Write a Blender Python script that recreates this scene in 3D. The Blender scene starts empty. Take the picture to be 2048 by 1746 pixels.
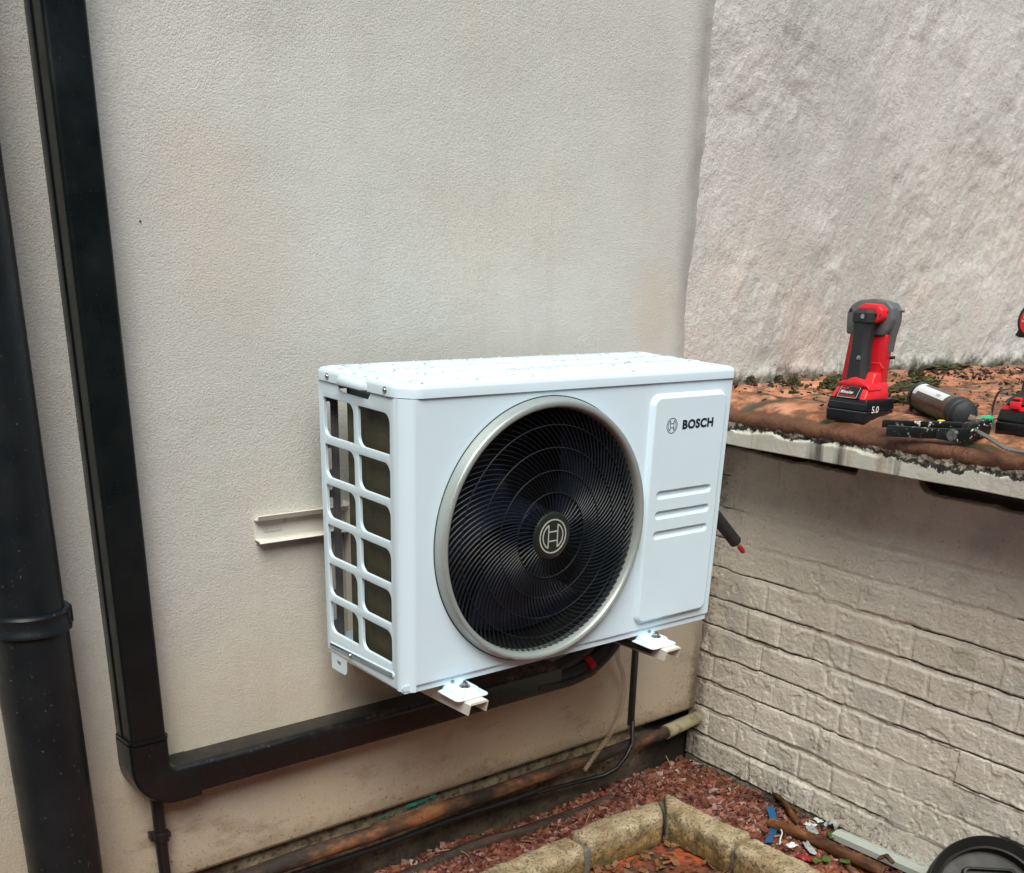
import bpy, bmesh, math, random
import numpy as np
from mathutils import Vector, Matrix

random.seed(7)
RNG = np.random.default_rng(7)
SC = bpy.context.scene
COL = SC.collection
rad = math.radians

# ------------------------------------------------------------------ camera
cam_d = bpy.data.cameras.new("camera")
cam = bpy.data.objects.new("camera", cam_d)
COL.objects.link(cam)
SC.camera = cam
cam_d.sensor_fit = 'HORIZONTAL'
cam_d.sensor_width = 36.0
cam_d.lens = 39.356
cam_d.shift_x = -0.0293
cam_d.shift_y = 0.2850
cam_d.clip_start = 0.02
cam_d.clip_end = 200
Rc = ((0.75083147, 0.61839563, 0.23203221),
      (-0.65991165, 0.687609, 0.30283739),
      (0.02772589, -0.3805006, 0.92436495))
cam.matrix_world = Matrix((
    (Rc[0][0], Rc[0][2], -Rc[0][1], -0.45835669),
    (Rc[1][0], Rc[1][2], -Rc[1][1], -1.87434846),
    (Rc[2][0], Rc[2][2], -Rc[2][1], 0.60022319),
    (0, 0, 0, 1)))

# ------------------------------------------------------------------ light (overcast)
W_ = bpy.data.worlds.new("World")
SC.world = W_
W_.use_nodes = True
wn = W_.node_tree
bg = wn.nodes['Background']
sky = wn.nodes.new('ShaderNodeTexSky')
sky.sky_type = 'NISHITA'
sky.sun_disc = False
SUN_EL, SUN_AZ = rad(53), rad(217)      # azimuth measured from +Y, clockwise
sky.sun_elevation = SUN_EL
sky.sun_rotation = SUN_AZ
sky.air_density = 1.0
sky.dust_density = 3.0
sky.ozone_density = 0.6
wn.links.new(sky.outputs[0], bg.inputs[0])
bg.inputs[1].default_value = 0.10
sun_d = bpy.data.lights.new("sun", 'SUN')
sun_d.energy = 3.0
sun_d.angle = rad(42)
sun_d.color = (1.0, 0.99, 0.90)
sun = bpy.data.objects.new("sun", sun_d)
COL.objects.link(sun)
sd = Vector((math.sin(SUN_AZ) * math.cos(SUN_EL), math.cos(SUN_AZ) * math.cos(SUN_EL), math.sin(SUN_EL)))
sun.rotation_euler = (-sd).to_track_quat('-Z', 'Y').to_euler()
sun.location = (0, 0, 4)

SC.render.engine = 'CYCLES'
SC.view_settings.view_transform = 'Standard'
SC.view_settings.look = 'None'
SC.view_settings.gamma = 1
SC.view_settings.exposure = 0.42

# ------------------------------------------------------------------ material helpers
class NT:
    def __init__(s, name):
        s.m = bpy.data.materials.new(name)
        s.m.use_nodes = True
        s.t = s.m.node_tree
        s.b = s.t.nodes['Principled BSDF']
        s.co = s.n('ShaderNodeTexCoord').outputs['Object']
    def n(s, typ, **kw):
        nd = s.t.nodes.new(typ)
        for k, v in kw.items():
            setattr(nd, k, v)
        return nd
    def l(s, a, b):
        s.t.links.new(a, b)
    def val(s, sock, v):
        if hasattr(v, 'is_linked') or hasattr(v, 'links'):
            s.l(v, sock)
        else:
            sock.default_value = v
    def mp(s, scale=(1, 1, 1), rot=(0, 0, 0), loc=(0, 0, 0)):
        m = s.n('ShaderNodeMapping')
        m.inputs['Scale'].default_value = scale
        m.inputs['Rotation'].default_value = rot
        m.inputs['Location'].default_value = loc
        s.l(s.co, m.inputs[0])
        return m.outputs[0]
    def noise(s, scale, detail=4, rough=.55, vec=None, dist=0.0):
        nd = s.n('ShaderNodeTexNoise')
        nd.inputs['Scale'].default_value = scale
        nd.inputs['Detail'].default_value = detail
        nd.inputs['Roughness'].default_value = rough
        nd.inputs['Distortion'].default_value = dist
        s.l(vec if vec is not None else s.co, nd.inputs['Vector'])
        return nd.outputs[0]
    def vor(s, scale, feature='F1', vec=None, rnd=1.0):
        nd = s.n('ShaderNodeTexVoronoi')
        nd.feature = feature
        nd.inputs['Scale'].default_value = scale
        nd.inputs['Randomness'].default_value = rnd
        s.l(vec if vec is not None else s.co, nd.inputs['Vector'])
        return nd.outputs[0]
    def ramp(s, f, stops):
        r = s.n('ShaderNodeValToRGB')
        e = r.color_ramp.elements
        while len(e) < len(stops):
            e.new(0.5)
        for i, (p, c) in enumerate(stops):
            e[i].position = p
            if not hasattr(c, '__len__'):
                c = (c, c, c)
            e[i].color = (*c, 1)
        s.l(f, r.inputs[0])
        return r.outputs[0]
    def mix(s, f, a, b, mode='MIX'):
        m = s.n('ShaderNodeMix', data_type='RGBA', blend_type=mode)
        s.val(m.inputs[0], f)
        for k, v in ((6, a), (7, b)):
            if hasattr(v, 'links'):
                s.l(v, m.inputs[k])
            else:
                m.inputs[k].default_value = (*v, 1)
        return m.outputs[2]
    def math(s, op, a, b=0.0):
        m = s.n('ShaderNodeMath', operation=op)
        s.val(m.inputs[0], a)
        s.val(m.inputs[1], b)
        return m.outputs[0]
    def xyz(s):
        sp = s.n('ShaderNodeSeparateXYZ')
        s.l(s.co, sp.inputs[0])
        return sp.outputs
    def bump(s, h, dist=.001, strength=1.0, prev=None):
        b = s.n('ShaderNodeBump')
        b.inputs['Distance'].default_value = dist
        b.inputs['Strength'].default_value = strength
        s.l(h, b.inputs['Height'])
        if prev is not None:
            s.l(prev, b.inputs['Normal'])
        return b.outputs[0]
    def out(s, color=None, rough=None, metal=None, normal=None, **kw):
        B = s.b.inputs
        if color is not None:
            if hasattr(color, 'links'):
                s.l(color, B['Base Color'])
            else:
                B['Base Color'].default_value = (*color, 1)
        if rough is not None:
            s.val(B['Roughness'], rough)
        if metal is not None:
            s.val(B['Metallic'], metal)
        if normal is not None:
            s.l(normal, B['Normal'])
        for k, v in kw.items():
            s.val(B[k], v)
        return s.m

def paint(name, col, rough=.4, metal=0., var=.08, grain=0., spec=.5, coat=0., dirt=None, bumpd=.0003):
    t = NT(name)
    n1 = t.noise(9, 5, .6)
    n2 = t.noise(140, 3, .6)
    c = t.mix(t.ramp(n1, [(.35, 0.), (.7, 1.)]), tuple(x * (1 - var) for x in col), tuple(min(1, x * (1 + var)) for x in col))
    if dirt:
        dcol, lo, hi, sc = dirt
        d = t.ramp(t.noise(sc, 6, .7), [(lo, 0.), (hi, 1.)])
        c = t.mix(d, c, dcol)
    r = t.ramp(n2, [(.3, max(.02, rough - .07)), (.7, min(1, rough + .08))])
    nm = t.bump(t.noise(grain if grain else 90, 3, .6), bumpd)
    return t.out(c, r, metal, nm, **{'Specular IOR Level': spec, 'Coat Weight': coat, 'Coat Roughness': .15})

# ---- walls
def mat_render():
    t = NT('smooth_render')
    x, y, z = t.xyz()
    big = t.noise(1.5, 4, .6)
    base = t.mix(t.ramp(big, [(.38, 0.), (.64, 1.)]), (.525, .533, .497), (.585, .593, .558))
    # warmer, browner colour low on the wall
    zz = t.math('ADD', t.math('MULTIPLY', z, -1.15), t.math('MULTIPLY', t.noise(3, 4, .6), .55))
    low = t.ramp(zz, [(.22, 0.), (.85, 1.)])
    base = t.mix(low, base, (.52, .43, .315))
    warm = t.ramp(t.noise(2.3, 3, .5, t.mp(loc=(3.1, 0, 1.7))), [(.54, 0.), (.66, 1.)])
    base = t.mix(t.math('MULTIPLY', warm, .3), base, (.56, .49, .40))
    # rubbed brown smears near the bottom
    sm = t.ramp(t.noise(6, 8, .72, t.mp((1, 1, 2.2), (0, rad(35), 0))), [(.53, 0.), (.64, 1.)])
    smz = t.ramp(z, [(0.0, 1.), (1.0, 0.)])
    mz = t.ramp(t.math('ADD', t.math('MULTIPLY', z, -3.), -.75), [(0., 0.), (.5, 1.)])
    base = t.mix(t.math('MULTIPLY', t.math('MULTIPLY', sm, mz), .5), base, (.27, .19, .12))
    sp = t.ramp(t.vor(75, 'F1'), [(.08, 1.), (.13, 0.)])
    spm = t.ramp(t.noise(9, 4, .6), [(.50, 0.), (.56, 1.)])
    spots = t.math('MULTIPLY', t.math('MULTIPLY', sp, spm), mz)
    base = t.mix(t.math('MULTIPLY', spots, .8), base, (.07, .05, .035))
    # dirt right above the drip edge and in the right-hand corner
    ez = t.ramp(t.math('ADD', t.math('MULTIPLY', t.math('ADD', z, .512), 14.), t.math('MULTIPLY', t.noise(22, 6, .75), 1.0)), [(.38, 1.), (.95, 0.)])
    base = t.mix(t.math('MULTIPLY', ez, .55), base, (.14, .10, .06))
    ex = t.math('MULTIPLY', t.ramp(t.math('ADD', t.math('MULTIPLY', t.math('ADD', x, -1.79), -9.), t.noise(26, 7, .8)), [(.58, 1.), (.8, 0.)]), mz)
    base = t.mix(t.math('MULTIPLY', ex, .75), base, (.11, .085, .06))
    bits = t.ramp(t.noise(85, 7, .8), [(.585, 0.), (.61, 1.)])
    bz = t.ramp(t.math('MULTIPLY', t.math('ADD', z, .512), 9.), [(0., 1.), (.9, 0.)])
    bx = t.math('MULTIPLY', t.ramp(t.math('ADD', x, -1.0), [(.62, 0.), (.78, 1.)]), mz)
    base = t.mix(t.math('MULTIPLY', bits, t.math('MAXIMUM', bz, bx)), base, (.04, .028, .02))
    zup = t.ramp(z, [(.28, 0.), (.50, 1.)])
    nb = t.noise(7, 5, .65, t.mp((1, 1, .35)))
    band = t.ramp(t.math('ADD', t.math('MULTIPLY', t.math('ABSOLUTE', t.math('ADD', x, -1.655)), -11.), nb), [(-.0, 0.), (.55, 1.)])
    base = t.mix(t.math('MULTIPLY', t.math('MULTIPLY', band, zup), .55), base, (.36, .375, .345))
    wd = t.math('ADD', t.math('POWER', t.math('MULTIPLY', t.math('ADD', x, -1.53), 8.), 2.), t.math('POWER', t.math('MULTIPLY', t.math('ADD', z, -.50), 5.), 2.))
    wp = t.ramp(t.math('ADD', wd, t.math('MULTIPLY', t.noise(6, 4, .6), 1.2)), [(.5, 1.), (1.5, 0.)])
    base = t.mix(t.math('MULTIPLY', wp, .4), base, (.58, .49, .37))
    run = t.ramp(t.noise(11, 5, .65, t.mp((1, 1, .10))), [(.53, 0.), (.66, 1.)])
    base = t.mix(t.math('MULTIPLY', run, .10), base, (.32, .30, .25))
    g1 = t.noise(210, 4, .6)
    g2 = t.noise(34, 4, .6)
    tint = t.mix(t.ramp(g1, [(.3, 0.), (.7, 1.)]), (.90, .90, .90), (1.05, 1.05, 1.05))
    base = t.mix(1.0, base, tint, 'MULTIPLY')
    nm = t.bump(t.noise(310, 3, .6), .0016)
    nm = t.bump(g2, .0009, 1, nm)
    nm = t.bump(t.noise(5, 3, .5), .004, 1, nm)
    return t.out(base, .88, 0, nm, **{'Specular IOR Level': .25})

def mat_old_plaster():
    t = NT('old_rough_plaster')
    x, y, z = t.xyz()
    big = t.noise(2.6, 5, .62)
    base = t.mix(t.ramp(big, [(.4, 0.), (.62, 1.)]), (.53, .54, .505), (.62, .62, .59))
    pk = t.ramp(t.noise(2.6, 5, .65, t.mp(loc=(5, 2, 8))), [(.46, 0.), (.55, 1.)])
    low = t.ramp(z, [(.3, 1.), (1.25, 0.)])
    base = t.mix(t.math('MULTIPLY', t.math('MULTIPLY', pk, low), .75), base, (.645, .545, .50))
    ez = t.ramp(t.math('ADD', t.math('MULTIPLY', t.math('ADD', z, -.34), 9.), t.math('MULTIPLY', t.noise(17, 7, .78), 1.4)), [(.72, 1.), (1.0, 0.)])
    base = t.mix(t.math('MULTIPLY', ez, .8), base, (.10, .09, .05))
    cr = t.ramp(t.vor(3.2, 'DISTANCE_TO_EDGE', t.mp((1, 1, 2.3))), [(0., 1.), (.012, 0.)])
    crm = t.ramp(t.noise(3, 3, .5), [(.5, 0.), (.6, 1.)])
    base = t.mix(t.math('MULTIPLY', t.math('MULTIPLY', cr, crm), .3), base, (.25, .22, .18))
    g = t.noise(230, 5, .65)
    g2 = t.noise(60, 6, .7)
    base = t.mix(1.0, base, t.mix(t.ramp(g2, [(.3, 0.), (.7, 1.)]), (.88, .88, .88), (1.06, 1.06, 1.06)), 'MULTIPLY')
    nm = t.bump(g, .0022)
    nm = t.bump(t.noise(75, 5, .7), .004, 1, nm)
    nm = t.bump(t.noise(14, 4, .6), .006, 1, nm)
    return t.out(base, .9, 0, nm, **{'Specular IOR Level': .25})

def mat_brick_paint():
    t = NT('painted_brick')
    x, y, z = t.xyz()
    big = t.noise(3, 5, .6)
    base = t.mix(t.ramp(big, [(.35, 0.), (.65, 1.)]), (.70, .655, .565), (.80, .77, .69))
    bl = t.ramp(t.noise(5, 4, .6, t.mp(loc=(2, 7, 1))), [(.55, 0.), (.66, 1.)])
    base = t.mix(t.math('MULTIPLY', bl, .4), base, (.40, .41, .41))
    gr = t.ramp(t.noise(6, 5, .65, t.mp(loc=(8, 3, 5))), [(.58, 0.), (.68, 1.)])
    base = t.mix(t.math('MULTIPLY', gr, .35), base, (.40, .42, .28))
    att = t.n('ShaderNodeAttribute', attribute_name='joint').outputs['Fac']
    jd = t.ramp(t.math('MULTIPLY', att, t.noise(18, 5, .7)), [(.28, 0.), (.50, 1.)])
    base = t.mix(t.math('MULTIPLY', jd, .85), base, (.055, .04, .028))  # dark joints, plus painted darkness of the gap under the coping
    # dirt splash near the ground
    sp = t.ramp(t.noise(75, 6, .78), [(.51, 0.), (.58, 1.)])
    lowz = t.ramp(t.math('ADD', t.math('MULTIPLY', t.math('ADD', z, .68), -3.2), t.math('MULTIPLY', t.noise(7, 5, .6), 1.3)), [(.25, 0.), (.75, 1.)])
    base = t.mix(t.math('MULTIPLY', t.math('MULTIPLY', sp, lowz), .9), base, (.07, .055, .035))
    foot = t.ramp(t.math('ADD', t.math('MULTIPLY', t.math('ADD', z, .652), -34.), t.noise(35, 6, .75)), [(.55, 0.), (1.1, 1.)])
    base = t.mix(t.math('MULTIPLY', foot, .85), base, (.07, .05, .035))
    bits = t.ramp(t.noise(80, 7, .8), [(.58, 0.), (.61, 1.)])
    bz = t.ramp(t.math('ADD', t.math('MULTIPLY', t.math('ADD', z, .66), -5.), t.math('MULTIPLY', t.noise(5, 4, .6), 1.2)), [(.1, 0.), (.7, 1.)])
    by = t.ramp(t.math('ADD', t.math('MULTIPLY', y, 6.), 1.), [(0., 0.), (1., 1.)])
    base = t.mix(t.math('MULTIPLY', bits, t.math('MAXIMUM', bz, by)), base, (.045, .032, .022))
    # dirt towards the inner corner
    cy = t.ramp(t.math('ADD', t.math('MULTIPLY', y, 7.), t.math('MULTIPLY', t.noise(30, 7, .8), 1.9)), [(.62, 0.), (.95, 1.)])
    base = t.mix(t.math('MULTIPLY', cy, .7), base, (.13, .10, .07))
    fl = t.ramp(t.noise(120, 3, .6), [(.66, 0.), (.7, 1.)])
    base = t.mix(t.math('MULTIPLY', fl, .5), base, (.12, .10, .08))
    g = t.noise(170, 5, .65)
    base = t.mix(1.0, base, t.mix(t.ramp(g, [(.3, 0.), (.7, 1.)]), (.9, .9, .9), (1.05, 1.05, 1.05)), 'MULTIPLY')
    nm = t.bump(g, .0022)
    nm = t.bump(t.noise(50, 6, .75), .0035, 1, nm)
    return t.out(base, .82, 0, nm, **{'Specular IOR Level': .3})

def mat_plinth():
    t = NT('dirty_plinth')
    big = t.noise(10, 7, .7)
    base = t.mix(t.ramp(big, [(.36, 0.), (.62, 1.)]), (.13, .095, .06), (.44, .37, .25))
    d = t.ramp(t.noise(55, 7, .75), [(.50, 0.), (.60, 1.)])
    base = t.mix(t.math('MULTIPLY', d, .8), base, (.05, .035, .02))
    x, y, z = t.xyz()
    dk = t.ramp(t.math('ADD', x, t.math('MULTIPLY', t.noise(9, 4, .6), .2)), [(.0, 0.), (1., 1.)])
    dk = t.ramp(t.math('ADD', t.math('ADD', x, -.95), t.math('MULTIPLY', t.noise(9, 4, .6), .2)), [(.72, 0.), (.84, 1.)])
    base = t.mix(dk, base, (.012, .01, .008))  # shade of the recess at the right end, painted near black
    gz = t.ramp(t.math('MULTIPLY', t.math('ADD', z, .60), -12.), [(0., 0.), (.6, 1.)])
    base = t.mix(t.math('MULTIPLY', gz, .8), base, (.03, .022, .015))
    nm = t.bump(t.noise(60, 7, .75), .006)
    return t.out(base, .8, 0, nm)

def mat_terracotta():
    t = NT('weathered_terracotta')
    x, y, z = t.xyz()
    big = t.noise(7, 6, .65)
    base = t.mix(t.ramp(big, [(.38, 0.), (.6, 1.)]), (.26, .09, .03), (.50, .20, .10))
    pale = t.ramp(t.noise(11, 6, .7, t.mp((1, 1, 1), loc=(4, 4, 4))), [(.5, 0.), (.66, 1.)])
    base = t.mix(t.math('MULTIPLY', pale, .7), base, (.60, .31, .21))
    dk = t.ramp(t.noise(13, 8, .72, t.mp(loc=(1, 9, 4))), [(.45, 0.), (.55, 1.)])
    base = t.mix(t.math('MULTIPLY', dk, .8), base, (.09, .045, .02))
    att = t.n('ShaderNodeAttribute', attribute_name='joint').outputs['Fac']
    jm = t.ramp(t.math('MULTIPLY', att, t.math('ADD', t.noise(14, 5, .7), .35)), [(.3, 0.), (.55, 1.)])
    base = t.mix(jm, base, (.055, .05, .025))
    fr = t.n('ShaderNodeAttribute', attribute_name='front').outputs['Fac']
    fm = t.ramp(t.math('MULTIPLY', fr, t.math('ADD', t.noise(18, 7, .75), .30)), [(.36, 0.), (.58, 1.)])
    base = t.mix(t.math('MULTIPLY', fm, .88), base, (.085, .035, .016))
    nm = t.bump(t.noise(130, 6, .7), .002)
    nm = t.bump(t.noise(35, 6, .7), .004, 1, nm)
    r = t.ramp(t.noise(20, 4, .6), [(.35, .32), (.65, .7)])
    return t.out(base, r, 0, nm)

def mat_fascia():
    t = NT('peeling_white_fascia')
    x, y, z = t.xyz()
    base = t.mix(t.ramp(t.noise(8, 5, .6), [(.35, 0.), (.65, 1.)]), (.50, .50, .43), (.60, .60, .54))
    # dark grime gathers under the tile nosing, ragged lower edge
    h = t.math('ADD', t.math('MULTIPLY', t.math('ADD', z, .036), 24.), t.math('ADD', t.math('MULTIPLY', t.noise(19, 8, .75), 1.5), t.math('MULTIPLY', t.noise(4.5, 3, .6), 1.8)))
    gr = t.ramp(t.math('MULTIPLY', h, .5), [(.84, 0.), (.94, 1.)])
    gcol = t.mix(t.ramp(t.noise(45, 7, .75), [(.42, 0.), (.54, 1.)]), (.030, .022, .015), (.42, .37, .30))
    base = t.mix(gr, base, gcol)
    st = t.ramp(t.noise(13, 4, .6, t.mp((1, 1, .07))), [(.56, 0.), (.64, 1.)])
    base = t.mix(t.math('MULTIPLY', st, .85), base, (.045, .035, .028))
    ru = t.ramp(t.noise(8, 4, .6, t.mp((1, 1, .1), loc=(3, 1, 0))), [(.58, 0.), (.66, 1.)])
    base = t.mix(t.math('MULTIPLY', ru, .55), base, (.30, .20, .09))
    nm = t.bump(t.noise(120, 5, .7), .0015)
    nm = t.bump(gr, .004, 1, nm)
    nm = t.bump(t.math('MULTIPLY', gr, t.noise(80, 5, .7)), .012, 1, nm)
    return t.out(base, .75, 0, nm)

def mat_gravel():
    t = NT('red_slate_chips')
    isl = t.n('ShaderNodeNewGeometry').outputs['Random Per Island']
    c = t.ramp(isl, [(0., (.055, .018, .014)), (.3, (.115, .036, .026)), (.55, (.19, .060, .040)), (.8, (.27, .095, .06)), (.96, (.36, .18, .13)), (1., (.5, .44, .40))])
    c = t.mix(t.ramp(t.noise(60, 5, .7), [(.4, 0.), (.65, .6)]), c, (.06, .03, .022))
    big = t.ramp(t.noise(5, 4, .6), [(.45, 0.), (.65, .5)])
    c = t.mix(big, c, (.33, .10, .045))
    nm = t.bump(t.noise(180, 4, .6), .001)
    return t.out(c, t.ramp(t.noise(40, 3, .5), [(.3, .3), (.7, .6)]), 0, nm)

def mat_edging():
    t = NT('pitted_yellow_stone')
    x, y, z = t.xyz()
    c = t.mix(t.ramp(t.noise(14, 6, .65), [(.36, 0.), (.62, 1.)]), (.30, .22, .12), (.50, .42, .28))
    sd = t.ramp(t.math('ADD', t.math('MULTIPLY', t.math('ADD', z, .675), -30.), t.noise(16, 6, .7)), [(.45, 0.), (.95, 1.)])
    c = t.mix(t.math('MULTIPLY', sd, .8), c, t.mix(t.ramp(t.noise(30, 5, .7), [(.4, 0.), (.6, 1.)]), (.17, .10, .03), (.40, .27, .09)))
    pit = t.ramp(t.noise(150, 4, .7), [(.53, 0.), (.60, 1.)])
    c = t.mix(t.math('MULTIPLY', pit, .75), c, (.05, .04, .025))
    ms = t.ramp(t.noise(20, 7, .75, t.mp(loc=(7, 1, 3))), [(.52, 0.), (.62, 1.)])
    c = t.mix(t.math('MULTIPLY', ms, .6), c, (.09, .085, .03))
    lo = t.ramp(t.math('ADD', t.math('MULTIPLY', t.math('ADD', z, .70), -22.), t.noise(25, 6, .7)), [(.55, 0.), (1.2, 1.)])
    c = t.mix(t.math('MULTIPLY', lo, .7), c, (.075, .055, .015))
    nm = t.bump(t.noise(150, 4, .7), .003)
    nm = t.bump(t.noise(40, 5, .7), .004, 1, nm)
    return t.out(c, .65, 0, nm)

def mat_soil(name='red_tile_floor', a=(.42, .09, .03), b=(.16, .05, .03)):
    t = NT(name)
    c = t.mix(t.ramp(t.noise(12, 6, .65), [(.4, 0.), (.6, 1.)]), a, b)
    d = t.ramp(t.noise(22, 7, .75, t.mp(loc=(2, 3, 1))), [(.48, 0.), (.56, 1.)])
    c = t.mix(t.math('MULTIPLY', d, .92), c, (.045, .035, .028))
    nm = t.bump(t.noise(90, 6, .7), .005)
    return t.out(c, .45, 0, nm)

def mat_rust():
    t = NT('rusty_pipe_iron')
    x, y, z = t.xyz()
    f = t.noise(13, 7, .7, t.mp((.45, 1, 1)))
    c = t.ramp(f, [(.44, (.022, .016, .012)), (.53, (.085, .045, .025)), (.63, (.27, .105, .042)), (.74, (.38, .18, .085))])
    fl = t.ramp(t.noise(70, 6, .7), [(.58, 0.), (.66, 1.)])
    c = t.mix(t.math('MULTIPLY', fl, .7), c, (.04, .03, .022))
    nm = t.bump(t.noise(80, 6, .7), .003)
    return t.out(c, .7, 0, nm)

def mat_drain_black(name, col=(.012, .014, .016), rough=.33, dust=.5, sc=160, lo=.67):
    t = NT(name)
    n = t.noise(sc, 4, .6)
    d = t.ramp(n, [(lo, 0.), (lo + .05, 1.)])
    d2 = t.ramp(t.noise(5, 6, .7), [(.5, 0.), (.75, .12)])
    c = t.mix(t.math('MULTIPLY', d, dust), col, (.22, .21, .19))
    c = t.mix(d2, c, (.05, .048, .045))
    r = t.ramp(t.noise(14, 5, .6), [(.35, rough), (.7, rough + .2)])
    nm = t.bump(t.noise(300, 3, .6), .0002)
    nm = t.bump(t.noise(7, 3, .5), .002, 1, nm)
    return t.out(c, r, 0, nm)

def mat_trunk_dirty():
    t = NT('black_trunking_muddy_top')
    x, y, z = t.xyz()
    c = (.006, .007, .008)
    up = t.n('ShaderNodeNewGeometry').outputs['Normal']
    sp = t.n('ShaderNodeSeparateXYZ')
    t.l(up, sp.inputs[0])
    top = t.ramp(sp.outputs[2], [(.2, 0.), (.7, 1.)])
    mud = t.ramp(t.noise(26, 8, .75, t.mp((.5, 1, 1))), [(.44, 0.), (.58, 1.)])
    mc = t.mix(t.ramp(t.noise(60, 5, .7), [(.45, 0.), (.62, 1.)]), (.020, .015, .012), (.15, .075, .055))
    far = t.ramp(x, [(.34, .15), (.6, 1.)])
    c = t.mix(t.math('MULTIPLY', t.math('MULTIPLY', top, mud), far), c, mc)
    d = t.ramp(t.noise(190, 4, .6), [(.67, 0.), (.72, .6)])
    c = t.mix(d, c, (.2, .2, .19))
    r = t.ramp(t.noise(9, 5, .6), [(.35, .14), (.7, .32)])
    nm = t.bump(t.noise(60, 5, .7), .0008)
    return t.out(c, r, 0, nm)

def mat_bark():
    t = NT('brown_bark')
    c = t.ramp(t.noise(30, 7, .7, t.mp((1, .35, 1))), [(.40, (.035, .016, .008)), (.54, (.13, .05, .018)), (.70, (.28, .13, .055))])
    nm = t.bump(t.noise(60, 6, .7, t.mp((1, .3, 1))), .004)
    return t.out(c, .5, 0, nm)

def mat_splatter():
    t = NT('black_steel_sealant_splats')
    s = t.ramp(t.noise(90, 4, .65), [(.58, 0.), (.61, 1.)])
    m = t.ramp(t.noise(14, 3, .5), [(.45, 0.), (.55, 1.)])
    c = t.mix(t.math('MULTIPLY', s, m), (.008, .01, .01), (.62, .62, .6))
    return t.out(c, .35, 0, t.bump(s, .001))

def mat_clear(name, col=(.9, .86, .8), rough=.15, tr=.9):
    t = NT(name)
    return t.out(col, rough, 0, t.bump(t.noise(60, 3, .6), .0008), **{'Transmission Weight': tr, 'IOR': 1.45})

def mat_smear():
    t = NT('turquoise_smear')
    a = t.ramp(t.noise(70, 6, .75, t.mp((.4, 1, 1))), [(.44, 0.), (.52, 1.)])
    c = t.mix(t.ramp(t.noise(40, 4, .7), [(.4, 0.), (.6, 1.)]), (.02, .20, .15), (.05, .34, .25))
    return t.out(c, .6, 0, None, Alpha=a)

def mat_film(name, col, alpha):
    t = NT(name)
    return t.out(col, .2, 0, None, Alpha=alpha)

def mat_grille():
    t = NT('grille_black_plastic')
    c = t.mix(t.ramp(t.noise(20, 3, .6), [(.35, 0.), (.7, 1.)]), (.007, .010, .014), (.014, .018, .024))
    return t.out(c, .36, 0, None, **{'Specular IOR Level': .32})

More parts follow.
